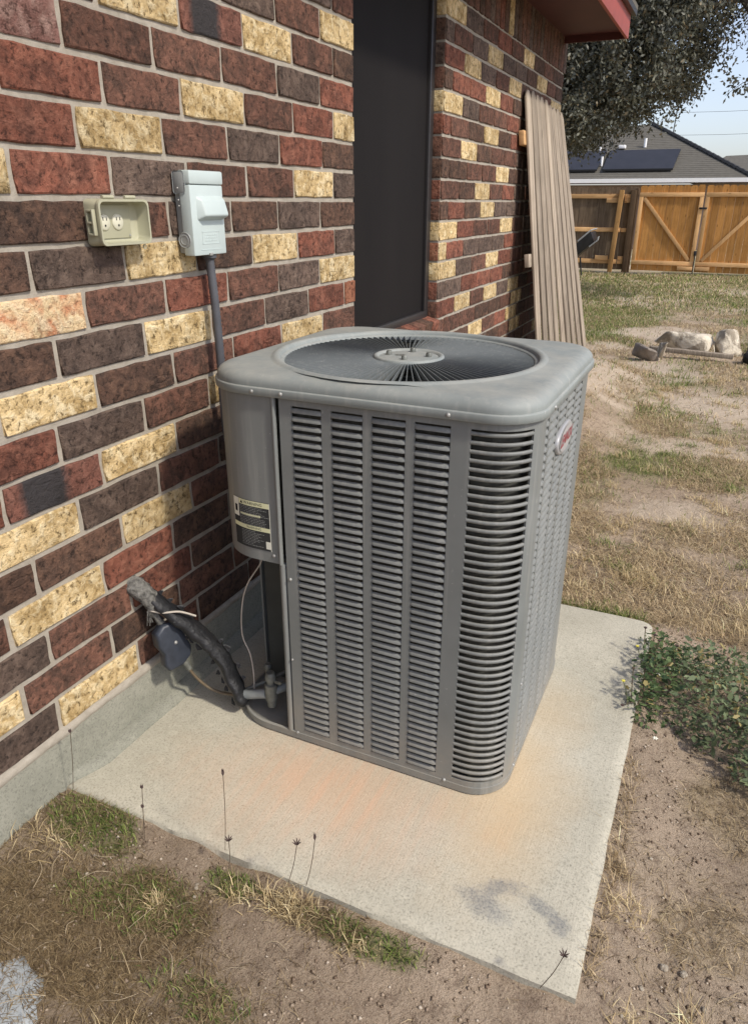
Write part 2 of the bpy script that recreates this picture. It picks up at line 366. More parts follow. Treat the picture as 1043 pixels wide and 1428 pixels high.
def bare_mask(x, y):
    b = blobm(x, y, 1.70, 3.55, .85, .55) + blobm(x, y, .85, 7.2, .7, .5) + blobm(x, y, 1.45, 2.35, .5, .28) + blobm(x, y, 1.35, 1.05, .35, .22) + blobm(x, y, 2.1, 1.5, .4, .3)*.8
    b = b + sstep(.60, .70, fbm(x*1.25+77, y*1.0+13, 4))*sstep(.3, 1.5, y)*.9
    return np.clip(b, 0, 1)
def green_mask(x, y):
    m = blobm(x, y, .17, -1.90, .15, .08)*1.3 + blobm(x, y, .40, -1.99, .16, .07)*.9 + blobm(x, y, .30, -2.03, .12, .06)*.8 + blobm(x, y, .58, -1.875, .10, .03) + blobm(x, y, .93, -1.875, .14, .03)
    m = m + blobm(x, y, .62, -2.12, .16, .05)*.5 + blobm(x, y, 1.22, -.20, .16, .05) + blobm(x, y, 1.22, 1.9, .5, .32)*.6
    far = sstep(2.0, 4.5, y)
    m = m + far*sstep(.43, .55, fbm(x*.9+5, y*.55, 4))*.9 + sstep(.54, .68, fbm(x*1.7+9, y*1.5, 4))*.45*sstep(-.2, 1.5, y)
    m = m + sstep(8, 12, y)*.35
    return np.clip(m*(1-.9*bare_mask(x, y)), 0, 1)
def dry_mask(x, y):
    m = sstep(.36, .56, fbm(x*2.6+40, y*2.6, 4))
    left = blobm(x, y, .30, -2.12, .42, .24)
    m = np.maximum(m*np.where(y < -.2, .45, 1.0), left)
    m = np.maximum(m, blobm(x, y, 1.66, -1.10, .12, .16)); m = np.maximum(m, blobm(x, y, 1.60, -1.50, .13, .13)*.9); m = np.maximum(m, blobm(x, y, .80, -1.875, .13, .03))
    m = m*(1-.8*blobm(x, y, .95, -2.02, .30, .10))*(1-.8*blobm(x, y, 1.55, -1.25, .12, .10))
    bare = bare_mask(x, y)
    return np.clip(m*(1-.92*np.clip(bare, 0, 1)), 0, 1)

# ------------------------------------------------------------------ ground sheet
def axis_vals(lo_hi_steps):
    out = []
    for a, b, s in lo_hi_steps: out += list(np.arange(a, b, s))
    return np.array(out)
gx = axis_vals([(-200, -20, 30), (-20, -4, 2), (-4, -.6, .3), (-.6, 2.6, .016), (2.6, 5, .12), (5, 20, 1.2), (20, 201, 30)])
gy = axis_vals([(-200, -20, 30), (-20, -4, 2), (-4, -2.6, .1), (-2.6, 1.0, .016), (1.0, 3.5, .035), (3.5, 9, .09), (9, 18, .25), (18, 40, 1.5), (40, 201, 20)])
GX, GY = np.meshgrid(gx, gy); GZ = ground_h(GX, GY)
farm = (np.abs(GX) > 19) | (np.abs(GY) > 39); GZ[farm] = 0
nv = GX.size; verts = np.stack([GX.ravel(), GY.ravel(), GZ.ravel()], 1)
ny, nx = GX.shape; idx = np.arange(nv).reshape(ny, nx)
faces = np.stack([idx[:-1, :-1].ravel(), idx[:-1, 1:].ravel(), idx[1:, 1:].ravel(), idx[1:, :-1].ravel()], 1)
def np_mesh(name, v, f, colors=None, smooth=False):
    m = bpy.data.meshes.new(name); k = f.shape[1]
    m.vertices.add(len(v)); m.vertices.foreach_set('co', v.astype(np.float32).ravel())
    m.loops.add(f.size); m.loops.foreach_set('vertex_index', f.astype(np.int32).ravel())
    m.polygons.add(len(f)); m.polygons.foreach_set('loop_start', np.arange(0, f.size, k, dtype=np.int32)); 
    try: m.polygons.foreach_set('loop_total', np.full(len(f), k, dtype=np.int32))
    except Exception: pass
    if smooth: m.polygons.foreach_set('use_smooth', np.ones(len(f), bool))
    m.update(calc_edges=True)
    if colors is not None:
        a = m.color_attributes.new('Col', 'FLOAT_COLOR', 'POINT'); a.data.foreach_set('color', colors.astype(np.float32).ravel())
    return m
cg = np.zeros((nv, 4)); cg[:, 0] = green_mask(GX, GY).ravel(); cg[:, 1] = dry_mask(GX, GY).ravel(); cg[:, 2] = bare_mask(GX, GY).ravel(); cg[:, 3] = 1
gm = np_mesh('ground', verts, faces, cg, True)
m = NT('yard_soil', .95, .12); p = m.pos()
att = m.n('ShaderNodeAttribute'); att.attribute_name = 'Col'; sp = m.n('ShaderNodeSeparateColor'); m.l(att.outputs['Color'], sp.inputs[0])
a = m.noise(p, 2.2, 6, .62); b = m.noise(p, 24, 6, .75); f_ = m.noise(p, 190, 4, .8)
c = m.mix(m.ramp(a, [(.35, 0), (.65, 1)]), (.37,.283,.20), (.50,.395,.288))
c = m.mix(m.math('MULTIPLY', m.ramp(b, [(.36, 1), (.5, 0)]), .6), c, (.17,.12,.085))
c = m.mix(m.math('MULTIPLY', m.ramp(f_, [(.54, 0), (.64, 1)]), .6), c, (.50,.41,.31))
c = m.mix(m.math('MULTIPLY', m.ramp(f_, [(.36, 1), (.46, 0)]), .6), c, (.10,.072,.05))
sepY = m.n('ShaderNodeSeparateXYZ'); m.l(m.geo.outputs['Position'], sepY.inputs[0])
thatch = m.mix(m.ramp(b, [(.35, 0), (.65, 1)]), (.22,.165,.10), (.46,.37,.235))
c = m.mix(m.math('MULTIPLY', sp.outputs[1], .6), c, thatch)
grn = m.mix(m.ramp(b, [(.35, 0), (.65, 1)]), (.12,.13,.045), (.25,.24,.10))
c = m.mix(m.math('MULTIPLY', sp.outputs[0], .7), c, grn)
dk1 = m.math('MULTIPLY', m.ramp(sepY.outputs[0], [(.55, 1), (1.0, 0)]), m.ramp(m.math('ADD', sepY.outputs[1], 2.6), [(.7, 1), (.95, 0)]))
c = m.mix(m.math('MULTIPLY', dk1, .40), c, (.15,.112,.075))
sand = m.math('MULTIPLY', m.ramp(m.noise(p, .9, 5, .6), [(.5, 0), (.68, 1)]), m.math('MULTIPLY', m.ramp(m.math('MULTIPLY', sepY.outputs[1], .1), [(.1, 0), (.4, 1)]), .7))
c = m.mix(sand, c, (.56,.465,.35)); c = m.mix(m.math('MULTIPLY', sp.outputs[2], .75), c, m.mix(m.ramp(f_, [(.35, 0), (.65, 1)]), (.42,.33,.24), (.68,.58,.45)))
m.color(c); m.bump(m.math('ADD', m.math('MULTIPLY', b, 1.8), f_), .9, .011)
tag(link('ground', gm, m.m), 'bare sandy yard soil with dry thatch', None, None, 'structure')

# ------------------------------------------------------------------ the house: walls of single bricks
H = .10163; Z0 = 2.26
house = empty('brick_house', (0, 0, 0), 'red brown and cream brick house wall with a dark covered window', 'house')
wall_n = MB(); wall_n.box((-.10, -4.6, .225), (-.0068, 0, 2.78)); wall_n = wall_n.build('wall', MORTAR, house)
wall_f = MB(); wall_f.box((-.10, 1.020, .225), (-.0068, 3.72, 2.78)); wall_f = wall_f.build('wall', MORTAR, house)
wall_u = MB(); wall_u.box((-.10, .0005, .225), (-.0070, 1.0195, .935)); wall_u = wall_u.build('wall', MORTAR, house)
wall_e = MB(); wall_e.box((-6, 3.60, 0), (-.1005, 3.715, 2.78)); wall_e.build('end_wall', MORTAR, house)
_bm = {}
def brick_mesh(key, vi):
    k = (key, vi)
    if k in _bm: return _bm[k]
    r = random.Random(vi*13+5); nx_, nz_ = 7, 4; w, h, d = .289, .0916, .10
    V = []; F = []
    def wob(a, s): return r.uniform(-s, s)
    ey0 = wob(0, .002); tp = [wob(0, .0022) for _ in range(nx_)]; bt = [wob(0, .0022) for _ in range(nx_)]; sl = [wob(0, .0022) for _ in range(nz_)]; sr = [wob(0, .0022) for _ in range(nz_)]
    for j in range(nz_):
        for i in range(nx_):
            u = i/(nx_-1); v = j/(nz_-1)
            y = (u-.5)*w + (sl[j]*(1-u)+sr[j]*u)*(abs(u-.5)*2)**3; z = (v-.5)*h + (bt[i]*(1-v)+tp[i]*v)*(abs(v-.5)*2)
            edge = (i in (0, nx_-1)) or (j in (0, nz_-1)); cor = (i in (0, nx_-1)) and (j in (0, nz_-1))
            x = (-.0032 if edge else wob(0, .0016)) - (.0012 if cor else 0)
            if cor: y *= .995; z *= .978
            V.append((x, y, z))
    def inner(i, j): return j*nx_+i
    # squeeze second ring outward so the arris is a narrow chamfer
    for j in range(1, nz_-1):
        for i in range(1, nx_-1):
            x, y, z = V[inner(i, j)]
            if i == 1: y = V[inner(0, j)][1] + .0038
            if i == nx_-2: y = V[inner(nx_-1, j)][1] - .0038
            if j == 1: z = V[inner(i, 0)][2] + .0036
            if j == nz_-2: z = V[inner(i, nz_-1)][2] - .0036
            V[inner(i, j)] = (x, y, z)
    for j in range(nz_-1):
        for i in range(nx_-1): F.append((inner(i, j), inner(i+1, j), inner(i+1, j+1), inner(i, j+1)))
    ringi = [inner(i, 0) for i in range(nx_)]+[inner(nx_-1, j) for j in range(1, nz_)]+[inner(i, nz_-1) for i in range(nx_-2, -1, -1)]+[inner(0, j) for j in range(nz_-2, 0, -1)]
    b0 = len(V)
    for q in ringi: x, y, z = V[q]; V.append((-.03, y, z))
    n = len(ringi)
    for q in range(n): F.append((ringi[(q+1) % n], ringi[q], b0+q, b0+(q+1) % n))
    me = mesh('brick', V, F, True); me.materials.append(BR[key]); 
    try: me.set_sharp_from_angle(angle=R(28))
    except Exception: pass
    _bm[k] = me; return me
PAL = 'RMDGMDYMRDGYD'
bricks = []   # (wall, type, yc, zc, len, height, orient)
L = .2985
near = {1:([-.163],'GM'),2:([-.838,-.547,-.256],'DGMY'),3:([-1.031,-.737,-.45,-.163],'YKYMD'),4:([-1.45,-1.149,-.853,-.552,-.266],'PMMMGR'),
5:([-1.343,-1.051,-.75,-.46,-.166],'RMYMRY'),6:([-1.446,-1.143,-.849,-.555,-.258],'RYMGRD'),7:([-1.649,-1.352,-1.055,-.757,-.468,-.174],'YRGMMYG'),
8:([-1.445,-1.15,-.855,-.583,-.282],'DMGDGD'),9:([-1.643,-1.341,-1.045,-.749,-.455,-.172],'DGYDYRG'),10:([-1.497,-1.196,-.9,-.598,-.301],'ZMRMGY'),
11:([-1.61,-1.301,-.997,-.694,-.391,-.094],'DGYMGRO'),12:([-1.5,-1.194,-.893,-.594,-.283],'YDMRYM'),13:([-1.648,-1.339,-1.041],'RGMY'),
14:([-1.831,-1.522,-1.215],'RKYD'),15:([-1.62,-1.312],'YGM'),16:([-1.784,-1.482,-1.173],'DDYM'),17:([-1.885,-1.575,-1.28],'MYRD'),
18:([-1.785,-1.487,-1.206],'GMRD'),19:([-1.887,-1.582,-1.28],'YMDM'),20:([-1.798,-1.491,-1.198],'GYMD')}
rr = random.Random(3)
def near_row(r):
    js, ty = near.get(r, ([-.16 if r % 2 else -.26], 'MD')); js = list(js); ty = list(ty)
    while js[-1] + L < -.03:
        js.append(js[-1]+L); ty.append(rr.choice(PAL))
    if -.03 > js[-1] > -.07: js.pop(); ty.pop()
    while js[0] - L > -4.6:
        js.insert(0, js[0]-L); ty.insert(0, rr.choice(PAL))
    e = [js[0]-L]+js+[0.0]
    return e, ty
fartypes = {-1:'YGMRMYDMDMDM',0:'GMGYGGDYMDMD',1:'RYGMYDDMYMDG',2:'DRRYRDMDYGMM',3:'YGMMRDGYMMDR',4:'RMDYDRMGDYMD',5:'MYDMMGRDMYDM',6:'DDMMYDGMRDYM',
7:'MDYMRGMDRYMD',8:'DRDYGGDMYRGD',9:'YRMMYDGRDMYG',10:'ORGGGRMDYGMR',11:'YGMYRMDDGMYD',12:'GGRRRDMMYDGM',13:'RYMYGYDRMMGD',14:'MMMDDMYDRGMM',15:'GDYMRYDMDGYR',16:'DMRGDMYMDRMY',17:'YDMRGDDMYRMG',18:'MGDYMRDGMDYM',19:'RDMMYGDMRMDG',20:'DYMGRDMYMDRM'}
fartypes[10] = 'YRGGGRMDYGMR'
def far_row(r):
    s = 1.31 if r % 2 else 1.137; e = [1.02]; y = s
    while y < 3.62: e.append(y + rr.uniform(-.006, .006)); y += .2925
    e.append(3.72); return e, (fartypes.get(r, 'MDRGMYDMRDGM')+'MDMDM')[:len(e)-1]
def put_row(w, e, ty, z0, z1, plane=0):
    for i, t in enumerate(ty):
        a, b = e[i], e[i+1]; g = .0072
        ll = b-a-2*g if i < len(ty)-1 else b-a-g
        yc = (a+g+b-g)/2 if i < len(ty)-1 else (a+g+b)/2
        if w is wall_f and i == 0: ll = b-a-g; yc = (a+b-g)/2
        if ll < .02: continue
        bricks.append((w, t, yc, (z0+z1)/2+rr.uniform(-.001, .001), ll, z1-z0-.0140, 0))
for r in range(-1, 21):
    e, ty = near_row(r); put_row(wall_n, e, ty, Z0-r*H, Z0-(r-1)*H)
    e, ty = far_row(r); put_row(wall_f, e, ty, Z0-r*H, Z0-(r-1)*H)
for r in range(14, 21):
    e = [.0, .16, .455, .75, 1.02] if r % 2 else [.0, .28, .57, .87, 1.02]; put_row(wall_u, e, [rr.choice(PAL) for _ in e[1:]], Z0-r*H, Z0-(r-1)*H)
# soldier course standing on end above (vertical bricks)
y = 1.02; k = 0
while y < 3.70:
    bricks.append((wall_f, 'DMYMDDMGDRMYMDDMYDMG'[k % 20] if k % 2 else rr.choice('DMDMG'), y+.048, 2.46+.152, .289, .0905, 1)); y += .0985; k += 1
y = -.0985
while y > -4.5:
    bricks.append((wall_n, rr.choice(PAL), y+.048, 2.46+.152, .289, .0905, 1)); y -= .0985
def proj_px(p):
    q = p-CAM; z = q.dot(fwd)
    if z < .1: return None
    return (1017.63*q.dot(rt2)/z+521.5, -1017.63*q.dot(up2)/z+714, z)
def area(b):
    P = proj_px(Vector((0, b[2], b[3])))
    if P is None or not (-60 < P[0] < 1100 and -30 < P[1] < 1450): return 0
    if b[0] is wall_n and P[0] > 303 and P[1] > 470: return .001
    if b[0] is wall_f and P[1] > 475: return .001
    if b[0] is wall_u: return 0
    return b[4]*b[5]*(1017/P[2])**2
bricks.sort(key=area, reverse=True)
def place(b, i):
    w, t, yc, zc, ll, hh, o = b
    me = brick_mesh(t, i % 8)
    x = rr.uniform(-.0012, .0012)
    if o: return me, Matrix.Translation((x, yc, zc)) @ Matrix.Rotation(R(90), 4, 'X') @ Matrix.Diagonal((1, ll/.289, hh/.0916, 1))
    return me, Matrix.Translation((x, yc, zc)) @ Matrix.Diagonal((1, ll/.289, hh/.0916, 1))
vis = [b for b in bricks if area(b) > .01][:298]; rest = bricks[len(vis):]
for i, b in enumerate(vis):
    me, mt = place(b, i); o = bpy.data.objects.new('brick', me); COL.objects.link(o); o.parent = b[0]
    loc, rot, scl = mt.decompose(); o.location = loc; o.rotation_euler = rot.to_euler(); o.scale = scl
mats = list(BR.values()); mi = {k: i for i, k in enumerate(BR)}
for w, nm in ((wall_n, 'brickwork'), (wall_f, 'brickwork'), (wall_u, 'brickwork')):
    V = []; F = []; MI = []
    for i, b in enumerate(rest):
        if b[0] is not w: continue
        me, mt = place(b, i); n = len(V); V += [tuple(mt @ v.co) for v in me.vertices]
        for p_ in me.polygons: F.append(tuple(q+n for q in p_.vertices)); MI.append(mi[b[1]])
    if V:
        me = mesh(nm, V, F, True); [me.materials.append(x) for x in mats]; me.polygons.foreach_set('material_index', MI)
        try: me.set_sharp_from_angle(angle=R(50))
        except Exception: pass
        tag(link(nm, me, None, w), kind='stuff')
# the return of the far pier, facing the camera: brick ends in the reveal
rets = 'YDGDYRMDRDYOYRMGM'
RB = MB()
for n_, r in enumerate(range(-1, 14)):
    t = {-1:'Y',0:'D',1:'G',2:'M',3:'Y',4:'R',5:'M',6:'D',7:'R',8:'M',9:'Y',10:'O',11:'Y',12:'R',13:'M'}[r]
    me = mesh('brick', [], []); bx = MB().box((-.088, 0, -.0455), (-.0045, .05, .0455))
    o = MB().box((-.10, 1.0155, Z0-r*H+.0055), (-.0075, 1.05, Z0-(r-1)*H-.0055)).build('end_brick', BR[t], house, bevel=.0025)
# left reveal of the opening (hidden from the lens, seen from a step aside)
MB().box((-.0995, -.004, .935), (-.0095, .004, 2.78)).build('reveal', MORTAR, house)
# sill: rowlock bricks sloping out
for k in range(10):
    y0 = .006 + k*.1015
    o = MB().box((-.085, 0, -.030), (.022, .092, .030)).build('sill_brick', BR['RMDMYMRMDR'[k]], house, bevel=.005, loc=(-.006, y0, .918))
    o.rotation_euler = (0, R(12), 0)
MB().box((-.09, .0, .88), (-.004, 1.0195, .905)).build('sill_mortar', MORTAR, house)
# lintel bricks above the window opening and the wall over it
MB().box((-.20, .0005, 2.47), (-.011, 1.0195, 2.78)).build('lintel', MORTAR, house)
for k in range(10):
    MB().box((-.06, .006+k*.1015, 2.478), (-.001, .098+k*.1015, 2.765)).build('lintel_brick', BR[rr.choice(PAL)], house, bevel=.003)
# window: dark screen panel in its bronze frame, set back from the wall face
win = MB(); win.box((-.155, .004, .96), (-.052, .030, 2.46)); win.box((-.155, .985, .96), (-.052, 1.0145, 2.46)); win.box((-.155, .030, .955), (-.046, .985, .992)); win.box((-.155, .030, 2.42), (-.052, .985, 2.46))
win = win.build('window', FRMM, house, bevel=.0025)
MB().box((-.075, .945, .992), (-.0475, .9845, 2.42)).build('screen_frame', FRMM, win, bevel=.002)
MB().box((-.075, .0305, .992), (-.0475, .060, 2.42)).build('screen_frame', FRMM, win, bevel=.002)
MB().box((-.072, .0605, .9925), (-.0645, .9445, 2.4195)).build('screen_panel', SCRN, win)
# foundation, mortar smear and eave
MB().box((-.30, -4.6, -.3), (.003, 3.72, .2255)).build('foundation', FNDM, house, bevel=.006)
# uneven mortar parging where brickwork meets foundation
V = []; F = []
ys = np.arange(-4.6, 1.0, .02)
for i, yv in enumerate(ys):
    t = .0065+.004*float(fbm(np.array([yv*9.]), np.array([3.]))[0]); z1 = .212 + .014*float(fbm(np.array([yv*14.]), np.array([8.]))[0]); z2 = .232
    V += [(-.012, yv, z2+.004), (t-.004, yv, z2), (t, yv, z1), (.0022, yv, z1-.012)]
    if i: 
        b_ = (i-1)*4
        for q in range(3): F.append((b_+q, b_+q+1, b_+q+5, b_+q+4))
link('mortar_bed', mesh('mortar_bed', V, F, True), MORTAR, house, (0, 0, 0))
V = []; F = []
ys = np.arange(-1.815, -.25, .02)
for i, yv in enumerate(ys):
    x2 = (.040+.018*float(fbm(np.array([yv*5.]), np.array([13.]))[0]))*min(1, .12+(yv+1.815)*8); z1 = .078+.006*float(fbm(np.array([yv*7.]), np.array([3.]))[0])
    V += [(.0025, yv, z1+.004), (x2-.006, yv, z1), (x2, yv, .0575)]
    if i:
        b_ = (i-1)*3
        for q in range(2): F.append((b_+q, b_+q+1, b_+q+4, b_+q+3))
link('pad_joint_mortar', mesh('pad_joint_mortar', V, F, True), FNDM, house, (0, 0, 0))
MB().box((-.2, -4.6, 2.78), (.46, 3.66, 2.80)).build('soffit', SOFM, house)
MB().box((-.2, 3.6405, 2.655), (.4395, 3.66, 2.7795)).build('eave_end_board', SOFM, house)
sof = MB(); sof.box((-.012, -4.6, 2.70), (.4395, 3.64, 2.715)); sof.build('soffit_board', SOFM, house)
MB().box((.440, -4.6, 2.655), (.462, 3.662, 2.845)).build('fascia', REDP, house, bevel=.003)
rf = MB(); rf.add([(.50,-4.6,2.835),(.50,3.70,2.835),(-5,3.70,5.0),(-5,-4.6,5.0),(.50,-4.6,2.865),(.50,3.70,2.865),(-5,3.70,5.03),(-5,-4.6,5.03)], [(0,1,2,3),(4,7,6,5),(0,4,5,1),(1,5,6,2),(0,3,7,4)]); rf.build('roof', SHNG, house)
MB().box((.4645, -4.6, 2.80), (.500, 3.69, 2.834)).build('drip_edge', FRMM, house)
MB().box((-5, 3.62, 2.78), (-.1, 3.70, 4.4)).build('gable_board', SOFM, house)

# ------------------------------------------------------------------ concrete pad
nx_, ny_ = 60, 70
x0, x1, y0, y1, zt = PAD
V = []; F = []
def padpt(u, v):
    x = x0 + (x1-x0)*u; y = y0+(y1-y0)*v
    # rounded far corner and slightly ragged edges
    ex = (fbm(np.array([y*11.]), np.array([2.]))[0]-.5)*.006*(u > .95); ey = (fbm(np.array([x*11.]), np.array([5.]))[0]-.5)*.006*(v < .05)
    if u == 1: x += ex
    if v == 0: y += ey
    r = .05
    if x > x1-r and y > y1-r:
        dx, dy = x-(x1-r), y-(y1-r); mx = max(dx, dy); dd = math.hypot(dx, dy)
        if dd > 1e-6: x = x1-r+dx*mx/dd; y = y1-r+dy*mx/dd
    return x, y
us = [0]+list(np.linspace(.01, .99, nx_))+[1]; vs = [0]+list(np.linspace(.008, .992, ny_))+[1]
for j, v in enumerate(vs):
    for i, u in enumerate(us):
        x, y = padpt(u, v); edge = i in (0, len(us)-1) or j in (0, len(vs)-1)
        z = zt + (float(fbm(np.array([x*4.]), np.array([y*4.]))[0])-.5)*.006 - (.007 if edge else 0)
        V.append((x, y, z))
W_ = len(us)
for j in range(len(vs)-1):
    for i in range(W_-1): F.append((j*W_+i, j*W_+i+1, (j+1)*W_+i+1, (j+1)*W_+i))
ringi = [i for i in range(W_)]+[j*W_+W_-1 for j in range(1, len(vs))]+[(len(vs)-1)*W_+i for i in range(W_-2, -1, -1)]+[j*W_ for j in range(len(vs)-2, 0, -1)]
b0 = len(V)
for q in ringi: V.append((V[q][0], V[q][1], -.06))
n = len(ringi)
for q in range(n): F.append((ringi[(q+1) % n], ringi[q], b0+q, b0+(q+1) % n))
pm = mesh('concrete_pad', V, F, True)
try: pm.set_sharp_from_angle(angle=R(60))
except Exception: pass
tag(link('concrete_pad', pm, PADM), 'pale concrete slab with orange rust stains under the cooling unit', 'concrete pad')

# ------------------------------------------------------------------ air conditioner condenser
AX0, AX1, AY0, AY1, AZ0, AZ1 = .230, 1.101, -1.390, -.590, .062, 1.108
CR = {'FL': .15, 'FR': .105, 'BR': .13, 'BL': .13}
def footprint(off=0, seg=10, frm=None):
    P = []
    for (k, cx, cy, a0) in (('FR', AX1, AY0, -90), ('BR', AX1, AY1, 0), ('BL', AX0, AY1, 90), ('FL', AX0, AY0, 180)):
        r = CR[k]; sx = -1 if 'R' in k else 1; sy = 1 if 'F' in k else -1
        c0 = (cx+sx*r, cy+sy*r)
        for i in range(seg+1):
            w = R(a0+90*i/seg); P.append((c0[0]+(r+off)*math.cos(w), c0[1]+(r+off)*math.sin(w)))
    return P
ac = empty('air_conditioner', ((AX0+AX1)/2, (AY0+AY1)/2, AZ0), 'grey louvered air conditioning condenser with round fan guard on the concrete pad', 'air conditioner')
def prism(mb, P, z0, z1, top=True, bot=True):
    n = len(P); b = len(mb.v); mb.v += [(x, y, z0) for x, y in P]+[(x, y, z1) for x, y in P]
    for i in range(n): j = (i+1) % n; mb.f.append((b+i, b+j, b+n+j, b+n+i))
    if top: mb.f.append(tuple(b+n+i for i in range(n)))
    if bot: mb.f.append(tuple(b+i for i in range(n))[::-1])
def loft(mb, rings, close_top=False):
    n = len(rings[0]); b = len(mb.v)
    for rg in rings: mb.v += rg
    for k in range(len(rings)-1):
        for i in range(n):
            j = (i+1) % n; mb.f.append((b+k*n+i, b+k*n+j, b+(k+1)*n+j, b+(k+1)*n+i))
    if close_top: mb.f.append(tuple(b+(len(rings)-1)*n+i for i in range(n)))
# base pan
mb = MB(); fp = lambda off, z: [(x, y, z) for x, y in footprint(off)]
loft(mb, [fp(-.03, AZ0), fp(.002, AZ0), fp(.003, AZ0+.022), fp(-.004, AZ0+.024), fp(-.006, AZ0+.012), fp(-.2, AZ0+.010)], True); mb.build('base_pan', ACP, ac, smooth=True)
# dark coil block, notched at the valve corner below the control box
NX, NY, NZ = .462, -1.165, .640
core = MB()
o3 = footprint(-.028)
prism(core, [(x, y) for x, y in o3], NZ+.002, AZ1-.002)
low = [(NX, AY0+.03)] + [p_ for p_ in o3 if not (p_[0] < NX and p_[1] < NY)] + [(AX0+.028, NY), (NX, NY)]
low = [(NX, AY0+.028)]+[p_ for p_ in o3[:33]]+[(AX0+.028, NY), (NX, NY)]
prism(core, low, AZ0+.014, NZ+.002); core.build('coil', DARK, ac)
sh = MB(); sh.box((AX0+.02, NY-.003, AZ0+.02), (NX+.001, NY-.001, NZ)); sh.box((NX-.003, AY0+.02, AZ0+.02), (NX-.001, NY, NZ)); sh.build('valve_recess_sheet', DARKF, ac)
# front panel frame
YF = AY0; T = .006
cols = [(.508,.592), (.618,.702), (.725,.811), (.833,.920)]; LZ0, LZ1 = .100, 1.084
fr = MB(); xs = [.474]+[v for c_ in cols for v in c_]+[.966]
for a, b in zip(xs[0::2], xs[1::2]): fr.box((a, YF-.001, LZ0), (b, YF+T, LZ1))
fr.box((.474, YF-.001, .066), (.9958, YF+T, LZ0)); fr.box((.474, YF-.001, LZ1), (.9958, YF+T, AZ1-.004)); fr.build('front_panel', ACP, ac)
# corner frame bands and corner edges
def arc(a0, a1, n, r): return [(AX1-CR['FR']+r*math.cos(R(a0+(a1-a0)*i/n)), AY0+CR['FR']+r*math.sin(R(a0+(a1-a0)*i/n))) for i in range(n+1)]
def band(mb, a0, a1, z0, z1, n=10, r=CR['FR']+.001, t=T):
    o = arc(a0, a1, n, r); i_ = arc(a0, a1, n, r-t); prism(mb, o+i_[::-1], z0, z1)
cf = MB(); band(cf, -90, 0, .066, LZ0); band(cf, -90, 0, LZ1, AZ1-.004); band(cf, -25, 0, LZ0, LZ1, 5)
cf.box((AX1-T, AY0+CR['FR'], .066), (AX1+.001, -1.262, AZ1-.004)); cf.build('corner_panel', ACP, ac)
# right panel frame
rcols = [(-1.262,-1.229+.004), (-1.207,-1.122), (-1.100,-1.015), (-.993,-.907), (-.885,-.800)]
rc = [(-1.252,-1.222)] + rcols[1:]
fr = MB(); ys_ = [-1.262]+[v for c_ in rc for v in c_]+[-.720]
for a, b in zip(ys_[0::2], ys_[1::2]): fr.box((AX1-T, a, LZ0), (AX1+.001, b, LZ1))
fr.box((AX1-T, -1.262, .066), (AX1+.001, -.720, LZ0)); fr.box((AX1-T, -1.262, LZ1), (AX1+.001, -.720, AZ1-.004)); fr.build('side_panel', ACP, ac)
bk = MB(); pp = footprint(0); q = pp[11:33]+[(AX0, -1.165)]; qi = footprint(-.006)[11:33]+[(AX0+.006, -1.165)]; prism(bk, q+qi[::-1], .066, AZ1-.004); bk.build('back_panel', ACP, ac, smooth=True)
# louvers: each a pressed lip of its own
NL = 47; pitch = (LZ1-LZ0)/NL
PROF = [(-.0045, .0042), (-.0015, .0034), (.0020, .0004), (.0040, -.0036), (.0040, -.0058), (.0024, -.0062), (-.0006, -.0028), (-.0050, .0014)]
def slat_mesh(w, axis):
    st = [(-.002, .55), (.003, .85), (.007, 1), (w-.007, 1), (w-.003, .8), (w+.002, .4)]
    V = []; F = []; n = len(PROF)
    for s_, k_ in st:
        for d, z in PROF:
            dd = d*k_ + (-.0055)*(1-k_)
            V.append((s_, -dd, z) if axis == 'x' else (dd, s_, z))
    for i in range(len(st)-1):
        for j in range(n): j2 = (j+1) % n; F.append((i*n+j, (i+1)*n+j, (i+1)*n+j2, i*n+j2))
    m_ = mesh('louver', V, F, True); m_.materials.append(ACLV); 
    try: m_.set_sharp_from_angle(angle=R(60))
    except Exception: pass
    return m_
def plink(name, me, loc):
    o = bpy.data.objects.new(name, me); COL.objects.link(o); o.parent = ac; o.location = Vector(loc)-ac.location; return o
for a, b in cols:
    sm = slat_mesh(b-a, 'x')
    for k in range(NL): plink('louver', sm, (a, YF, LZ0+(k+.5)*pitch))
def bar_mesh():
    V = []; F = []; n = 14; c = CR['FR']; prof = [(.0000, .0046), (.0030, .0028), (.0036, -.0014), (.0018, -.0044), (-.0015, -.0044), (-.0045, .0036)]
    pts = [((.966-AX1+c), -c, 0, -1)]
    P = [(-(AX1-c-.966), 0, -90)] + [(0, 0, -90+65*i/(n-1)) for i in range(n)]
    for (ox, _, an) in P:
        w = R(an)
        for d, z in prof: V.append((ox+(c-.002+d)*math.cos(w), (c-.002+d)*math.sin(w), z))
    k = len(prof)
    for i in range(len(P)-1):
        for j in range(k): j2 = (j+1) % k; F.append((i*k+j, (i+1)*k+j, (i+1)*k+j2, i*k+j2))
    m_ = mesh('louver', V, F, True); m_.materials.append(ACLV); return m_
bmh = bar_mesh(); NB = 47
for k in range(NB): plink('louver', bmh, (AX1-CR['FR'], AY0+CR['FR'], LZ0+(k+.5)*(LZ1-LZ0)/NB))
sm = slat_mesh(rc[1][1]-rc[1][0], 'y')
for k in range(NL): plink('louver', sm, (AX1, rc[1][0], LZ0+(k+.5)*pitch))
V = []; F = []
for (a, b) in [rc[0]]+rc[2:]:
    s2 = slat_mesh(b-a, 'y')
    for k in range(NL):
        n = len(V); V += [(v.co.x+AX1, v.co.y+a, v.co.z+LZ0+(k+.5)*pitch) for v in s2.vertices]; F += [tuple(i+n for i in p_.vertices) for p_ in s2.polygons]
